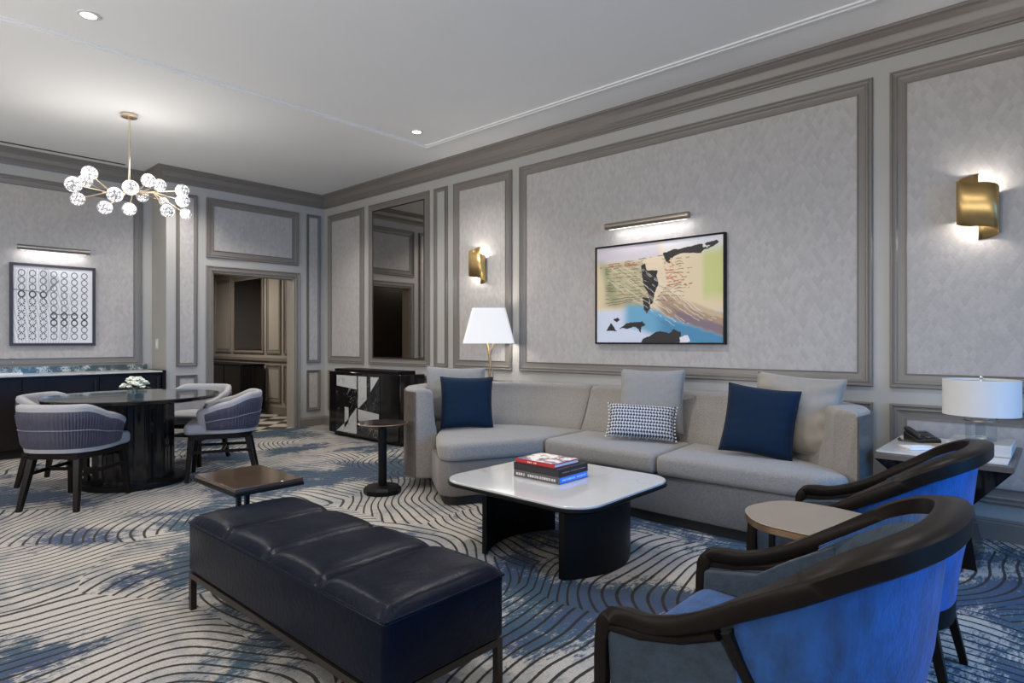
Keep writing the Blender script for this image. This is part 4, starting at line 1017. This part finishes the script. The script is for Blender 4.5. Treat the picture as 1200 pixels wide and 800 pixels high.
# ------------------------------------------------------------------ lamp behind the sofa
fl = thing('floor_lamp', 'floor lamp with tapered white shade on a forked brass branch stem behind the sofa', 'lamp', (4.475, 4.375, 0), R_(-47.8))
obj('base', MB().lathe([(.085, .001), (.085, .018), (.02, .025)], 24), 'brass', fl, smooth=True, angle=40)
def prism_shade(w0, d0, w1, d1, z0, z1, th=.003):
    R = []
    for (w, d, z) in ((w0, d0, z0), (w1, d1, z1), (w1 - th, d1 - th, z1), (w0 - th, d0 - th, z0)):
        R.append([(x, y, z) for x, y in round_poly([(-w, -d), (w, -d), (w, d), (-w, d)], .03, 4, .5)])
    R.append(R[0]); return MB().rings(R, True, False)
obj('lamp_shade', prism_shade(.262, .15, .168, .10, 1.192, 1.552), 'shade', fl, smooth=True, angle=30)
st = MB(); st.tube([(0.01, 0, .02), (.012, 0, .5), (.0, 0, .8), (.012, 0, 1.0), (0, 0, 1.08)], [.014, .013, .015, .014, .015], 8); obj('stem', st, mat('hammered_brass', (.50, .38, .24), .35, 1, noise=.3, nscale=60, bump=.8, bscale=80), fl, smooth=True)
obj('branch', MB().tube([(0, 0, 1.08), (-.008, 0, 1.14), (-.03, 0, 1.22), (-.035, 0, 1.30)], [.014, .011, .009, .008], 8), 'brass', fl, smooth=True)
obj('branch', MB().tube([(0.006, 0, 1.06), (.03, 0, 1.13), (.05, 0, 1.20), (.055, 0, 1.30)], [.010, .008, .006, .005], 8), 'nickel', fl, smooth=True)
obj('branch', MB().tube([(0.02, 0, .70), (.045, 0, .84), (.03, 0, .95), (.006, 0, 1.05)], .005, 8), 'nickel', fl, smooth=True)
obj('spider', MB().box(-.17, .17, -.003, .003, 1.535, 1.54).box(-.003, .003, -.10, .10, 1.535, 1.54).tube([(-.035, 0, 1.29), (0, 0, 1.36), (0, 0, 1.535)], .004, 6), 'nickel', fl)
obj('bulb', MB().sphere((0, 0, 1.39), .03), 'bulb', fl, smooth=True)
l = bpy.data.lights.new('lamp_glow', 'POINT'); l.energy = 3; l.color = (1, .93, .84); l.shadow_soft_size = .04
for z in (1.30, 1.46):
    lo = bpy.data.objects.new('lamp_glow', l); COL.objects.link(lo); lo.parent = fl; lo.location = (0.06, 0, z)

# ------------------------------------------------------------------ end table, lamp, telephone, notepad
et = thing('end_table', 'pale stone topped end table on a black faceted tapering base beside the sofa', 'side table', (0, 0, 0))
ex0, ex1, ey0, ey1, ez = 3.86, 4.62, .185, .785, .61
obj('stone_top', MB().box(ex0 + .03, ex1, ey0 + .025, ey1, ez - .012, ez), 'stone', et, bevel=.003)
obj('wood_edge', MB().box(ex0, ex1 + .004, ey0, ey1 + .004, ez - .042, ez - .0125), 'shellwood', et, bevel=.002)
q = lambda x0, x1, y0, y1, z: [(x0, y0, z), (x1, y0, z), (x1, y1, z), (x0, y1, z)]
mx, my = (ex0 + ex1) / 2, (ey0 + ey1) / 2
obj('base', MB().rings([q(mx - .20, mx + .20, my - .14, my + .14, .001), q(mx - .12, mx + .12, my - .09, my + .09, .30), q(ex0 + .005, ex1, ey0 + .005, ey1, ez - .043)]), 'gloss', et)
tl = thing('table_lamp', 'table lamp with oval white drum shade and clear glass column on the end table', 'lamp', (4.24, .345, ez))
obj('base', MB().box(-.17, .17, -.14, .14, .001, .06), 'stone', tl, bevel=.004)
obj('glass_column', MB().lathe([(.070, .061), (.070, .175), (.064, .18), (.001, .18)], 32), 'glass', tl, smooth=True, angle=40)
obj('glass_core', MB().box(-.022, .022, -.022, .022, .061, .19), 'glass', tl)
obj('collar', MB().lathe([(.078, .165), (.082, .168), (.082, .174), (.078, .177)], 32, cap=False), 'nickel', tl, smooth=True)
obj('rod', MB().tube([(0, 0, .19), (0, 0, .40)], .006, 10), 'chrome', tl, smooth=True)
R = [[(r * .92 * math.cos(2 * PI * i / 48), r * math.sin(2 * PI * i / 48), z) for i in range(48)] for r, z in ((.176, .20), (.176, .395), (.173, .395), (.173, .20))]; R.append(R[0])
obj('lamp_shade', MB().rings(R, True, False), 'shade2', tl, smooth=True, angle=30)
obj('finial', MB().sphere((0, 0, .408), .010), 'chrome', tl, smooth=True)
obj('shade_ring', MB().box(-.16, .16, -.003, .003, .385, .39).box(-.003, .003, -.17, .17, .385, .39), 'chrome', tl)
ph = thing('telephone', 'black desk telephone with coiled cord on the end table', 'telephone', (4.41, .64, ez), R_(-48)); ph.scale = (.85, .85, .85)
obj('body', MB().hexa([(-.085, -.075, .001), (.085, -.075, .001), (.085, .085, .001), (-.085, .085, .001)], [(-.085, -.075, .022), (.085, -.075, .022), (.085, .085, .065), (-.085, .085, .065)]), 'plasticblack', ph, bevel=.006)
obj('handset', MB().hexa([(-.08, -.08, .026), (-.035, -.08, .026), (-.035, .095, .071), (-.08, .095, .071)], [(-.078, -.075, .055), (-.037, -.075, .055), (-.037, .09, .10), (-.078, .09, .10)]), 'plasticblack', ph, bevel=.010)
for a in range(4):
    for c in range(3): obj('key', MB().box(-.006 + c * .026, .012 + c * .026, -.045 + a * .028, -.028 + a * .028, .034 + a * .0078, .040 + a * .0078), 'greycover', ph)
cp_ = []
for k in range(140):
    a = k / 140; x = -.11 - .05 * math.sin(a * PI); y = -.08 + .16 * a; cp_.append((x + .006 * math.cos(k * .9), y, .011 + .006 * math.sin(k * .9)))
obj('coiled_cord', MB().tube(cp_, .002, 5), 'plasticblack', ph, smooth=True)
npd = thing('notepad', 'white notepad with a pen lying on the end table in front of the telephone', 'notepad', (4.10, .61, ez), R_(-50))
obj('pad', MB().box(-.085, .085, -.055, .055, .001, .012), 'paper', npd, bevel=.001)
obj('print_mark', MB().box(.045, .07, .0, .03, .0121, .0127), 'greycover', npd)
obj('pen', MB().tube([(-.06, -.03, .016), (.05, -.02, .016)], .0038, 8), 'paper', npd, smooth=True)

# ------------------------------------------------------------------ armchairs (local: faces +y)
def make_armchair():
    t = thing('armchair', '', 'armchair')
    half = [(.283, .352, .0), (.283, .356, .20), (.283, .358, .42), (.283, .352, .505), (.283, .33, .540), (.284, .29, .552), (.290, .22, .558), (.298, .15, .580), (.308, .07, .620), (.314, -.02, .675), (.310, -.11, .730), (.288, -.19, .780), (.235, -.262, .815), (.15, -.306, .832), (.05, -.322, .838)]
    pts = half + [(-x, y, z) for x, y, z in half[::-1]]; pts = catmull(pts, 6); n = len(pts); R = []
    P = [np.array(p) for p in pts]; Mn = len(half) * 6
    for i, p in enumerate(P):
        tg = P[min(n - 1, i + 1)] - P[max(0, i - 1)]; tg /= np.linalg.norm(tg)
        cx_ = np.array([0, .03, 0]); outv = p - cx_; outv[2] = 0; outv /= np.linalg.norm(outv)
        # side axis: outward, made perpendicular to the path
        fr_ = sm1(p[2], .50, .60) if p[1] > .1 else 1
        sd = outv - tg * outv.dot(tg); 
        if p[2] < .54 and p[1] > .3: sd = np.array([math.copysign(1, p[0]), 0, 0])
        sd /= np.linalg.norm(sd); up = np.cross(sd, tg); up /= np.linalg.norm(up)
        if up[2] < 0: up = -up
        if p[2] < .54 and p[1] > .3:
            up = np.cross(tg, sd); up /= np.linalg.norm(up)
        bk = sm1(p[2], .60, .83)
        hw = .015 + .020 * bk; hh = .020 + .006 * bk
        if p[2] < .5: hw = .015; hh = .017
        ring = []
        for a, c in ((-1, -.7), (-.75, -1), (.75, -1), (1, -.7), (1, .7), (.75, 1), (-.75, 1), (-1, .7)):
            ring.append(p + sd * hw * a + up * hh * c)
        R.append(ring)
    # keep consecutive rings from twisting
    for i in range(1, n):
        best = None
        for flip in (0, 1):
            base_ = R[i][::-1] if flip else R[i]
            for k in range(8):
                rr = base_[k:] + base_[:k]; dsum = sum(np.linalg.norm(rr[j] - R[i - 1][j]) for j in range(8))
                if best is None or dsum < best[0] - 1e-6: best = (dsum, rr)
        R[i] = best[1]
    obj('arm_rail', MB().rings([[tuple(q) for q in r] for r in R]), 'railwood', t, smooth=True, angle=45)
    # outline of the shell as a function of angle and height
    def outl(a, z):       # a in -1..1 from one side round the back to the other
        th = a * 1.62; s, c = math.sin(th), math.cos(th); k = .78 + .22 * sm1(z, .25, .80)
        return (math.copysign(abs(s) ** .82, s) * .305 * (.86 + .14 * sm1(z, .25, .62)), -.005 - math.copysign(abs(c) ** .9, c) * .315 * k)
    def railz(y):
        T = [(-.33, .838), (-.30, .832), (-.262, .815), (-.19, .78), (-.11, .73), (-.02, .675), (.07, .62), (.15, .58), (.22, .558), (.35, .55)]
        for (a, za), (c, zc) in zip(T, T[1:]):
            if y <= c: return za + (zc - za) * max(0, (y - a) / (c - a))
        return .55
    n = 48; R = []
    for k in range(n + 1):
        a = -1 + 2 * k / n; x, y = outl(a, .75); zt = railz(y) - .012; ring = []
        for z in (.30, .36, .45, .55, zt): z = min(z, zt); p = outl(a, z); ring.append((p[0], p[1], z))
        for z in (zt, .55, .45, .30):
            z = min(z, zt); p = np.array(outl(a, z)); q_ = p * (1 - (.045 if z > .6 else .06) * (1 - .6 * abs(a) ** 4) / max(.1, np.linalg.norm(p))); ring.append((q_[0], q_[1], z))
        R.append(ring)
    obj('back_shell', MB().rings(R), 'velvet', t, smooth=True, angle=50)
    # inner upholstery lining arms and back
    R = []
    for k in range(n + 1):
        a = (-1 + 2 * k / n) * 1.0; x, y = outl(a, .75); zt = railz(y) - .02; ring = []
        for z, o in ((.40, .055), (.50, .075), (.62, .075), (zt - .04, .065), (zt, .04)):
            z = min(z, zt); o = o * (1 - .5 * abs(a) ** 5); p = np.array(outl(a, z)); q_ = p * (1 - o / max(.1, np.linalg.norm(p))); ring.append((q_[0], q_[1], z))
        for z in (zt, .40):
            p = np.array(outl(a, z)); q_ = p * (1 - .035 / max(.1, np.linalg.norm(p))); ring.append((q_[0], q_[1], z))
        R.append(ring)
    obj('inner_back', MB().rings(R), 'velvet_shaded', t, smooth=True, angle=50)
    for s in (-1, 1):
        # upholstered side panel under the lower arm rail, in front of the raked rear post, and its inner lining
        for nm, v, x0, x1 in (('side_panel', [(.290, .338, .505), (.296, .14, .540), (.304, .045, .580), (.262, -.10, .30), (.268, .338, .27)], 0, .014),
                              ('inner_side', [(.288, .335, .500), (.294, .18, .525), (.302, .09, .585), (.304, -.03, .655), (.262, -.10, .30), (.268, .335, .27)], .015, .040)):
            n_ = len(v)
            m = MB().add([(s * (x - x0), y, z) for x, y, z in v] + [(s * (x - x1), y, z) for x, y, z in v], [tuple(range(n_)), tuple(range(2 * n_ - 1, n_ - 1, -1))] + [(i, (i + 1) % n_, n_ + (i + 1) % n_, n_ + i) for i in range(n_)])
            obj(nm, m, 'velvet_shaded', t, bevel=.003)
        obj('lower_rail', MB().tube([(s * .284, .352, .515), (s * .288, .25, .522), (s * .295, .14, .550), (s * .305, .05, .592)], .0125, 8), 'railwood', t, smooth=True)
        obj('rear_post', MB().tube([(s * .307, .03, .605), (s * .285, -.04, .45), (s * .255, -.12, .28)], [.014, .015, .016], 6), 'railwood', t, smooth=True)
        ww = .018
        obj('leg', MB().hexa([(s * .20 - .012, -.27, .001), (s * .20 + .012, -.27, .001), (s * .20 + .012, -.245, .001), (s * .20 - .012, -.245, .001)], [(s * .165 - ww, -.215, .28), (s * .165 + ww, -.215, .28), (s * .165 + ww, -.18, .28), (s * .165 - ww, -.18, .28)]), 'railwood', t, bevel=.002)
    bo = []
    for k in range(n + 1):
        a = -1 + 2 * k / n; bo.append(outl(a, .27))
    bo = bo + [(bo[-1][0], .34), (bo[0][0], .34)]
    obj('base_band', MB().prism(bo, .235, .300), 'railwood', t, smooth=True, angle=30)
    so = [(-.252, .345), (.252, .345)] + [(outl(a, .4)[0] * .83, outl(a, .4)[1] * .80) for a in (.95, .6, .3, 0, -.3, -.6, -.95)]
    obj('seat', pad(round_poly(so[::-1], .05, 5, .05), .302, .462, .035, .016), 'velvet', t, smooth=True, angle=60)
    return t
ac = make_armchair(); ac.location = (1.565, .50, 0)
ac['label'] = 'blue velvet armchair with dark curved wooden rail, nearest in the right foreground'; ac['group'] = 'blue velvet armchairs'
ac2 = copy_tree(ac); ac2.location = (2.655, .54, 0); ac2['label'] = 'blue velvet armchair with dark curved wooden rail, farther one beside the end table'

# ------------------------------------------------------------------ taupe table between the armchairs
sd = thing('side_table', 'taupe teardrop topped side table with bronze edge between the two blue armchairs', 'side table', (0, 0, 0))
tp = round_poly([(1.90, .49), (2.24, .39), (2.285, .58), (2.285, .755), (2.08, .825), (1.92, .72)], [.1, .07, .15, .12, .16, .15], 8, .2)
obj('top', MB().rings([[(x, y, z) for x, y in inset(tp, i)] for i, z in ((.002, .647), (.0, .649), (0, .650), (.004, .6515))]), 'tabletaupe', sd, smooth=True, angle=20)
obj('bronze_edge', MB().rings([[(x, y, z) for x, y in inset(tp, i)] for i, z in ((.004, .626), (0, .629), (0, .6465))]), 'bronzeedge', sd, smooth=True, angle=40)
for x, y in ((2.02, .70), (2.09, .52), (2.20, .66)): obj('leg', MB().tube([(x, y, .001), (x, y, .626)], .011, 4), 'blackwood', sd)
obj('foot_plate', MB().prism([(1.99, .52), (2.13, .47), (2.24, .66), (2.12, .76), (2.0, .73)], .001, .012), 'blackwood', sd)

# ------------------------------------------------------------------ light from outside, added side fill, world, camera
def area(name, loc, rot, sx, sy, e, col, spread=None):
    l = bpy.data.lights.new(name, 'AREA'); l.shape = 'RECTANGLE'; l.size = sx; l.size_y = sy; l.energy = e; l.color = col
    if spread: l.spread = spread
    o = bpy.data.objects.new(name, l); COL.objects.link(o); o.location = loc; o.rotation_euler = rot; return o
area('daylight', (2.45, YF - .22, 1.6), (PI / 2 - .38, 0, 0), 2.6, 2.0, 60, (.03, .38, 1.0), math.radians(100))
area('daylight', (-.9, YF - .22, 1.6), (PI / 2, 0, 0), 1.9, 2.3, 8, (.9, .95, 1.0))
for y in (.6, 4.6): area('side_fill', (XL - .22, y, 1.7), (PI / 2 + .75, 0, -PI / 2), 2.5, 2.2, 125, (1, .95, .89))  # added fill lamps tilted up to brighten the ceiling, outside the added windows
w = bpy.data.worlds.new('world'); C.world = w; w.use_nodes = True
bg = w.node_tree.nodes['Background']; bg.inputs[0].default_value = (.8, .85, 1, 1); bg.inputs[1].default_value = .15

cam = bpy.data.cameras.new('camera'); co = bpy.data.objects.new('camera', cam); COL.objects.link(co)
co.location = (0, 0, 1.22); co.rotation_euler = (PI / 2, 0, -math.radians(47.8)); cam.sensor_width = 36; cam.lens = 36 * 715 / 1200; cam.shift_y = -1 / 1200
cam.clip_start = .05; C.camera = co
C.view_settings.view_transform = 'Standard'; C.view_settings.look = 'None'; C.view_settings.gamma = 1; C.view_settings.use_curve_mapping = False
C.view_settings.exposure = 0.24
C.cycles.max_bounces = 8; C.cycles.diffuse_bounces = 5; C.cycles.glossy_bounces = 4; C.cycles.transparent_max_bounces = 12
C.cycles.caustics_reflective = False; C.cycles.caustics_refractive = False
C.cycles.sample_clamp_indirect = 4; C.cycles.use_denoising = True
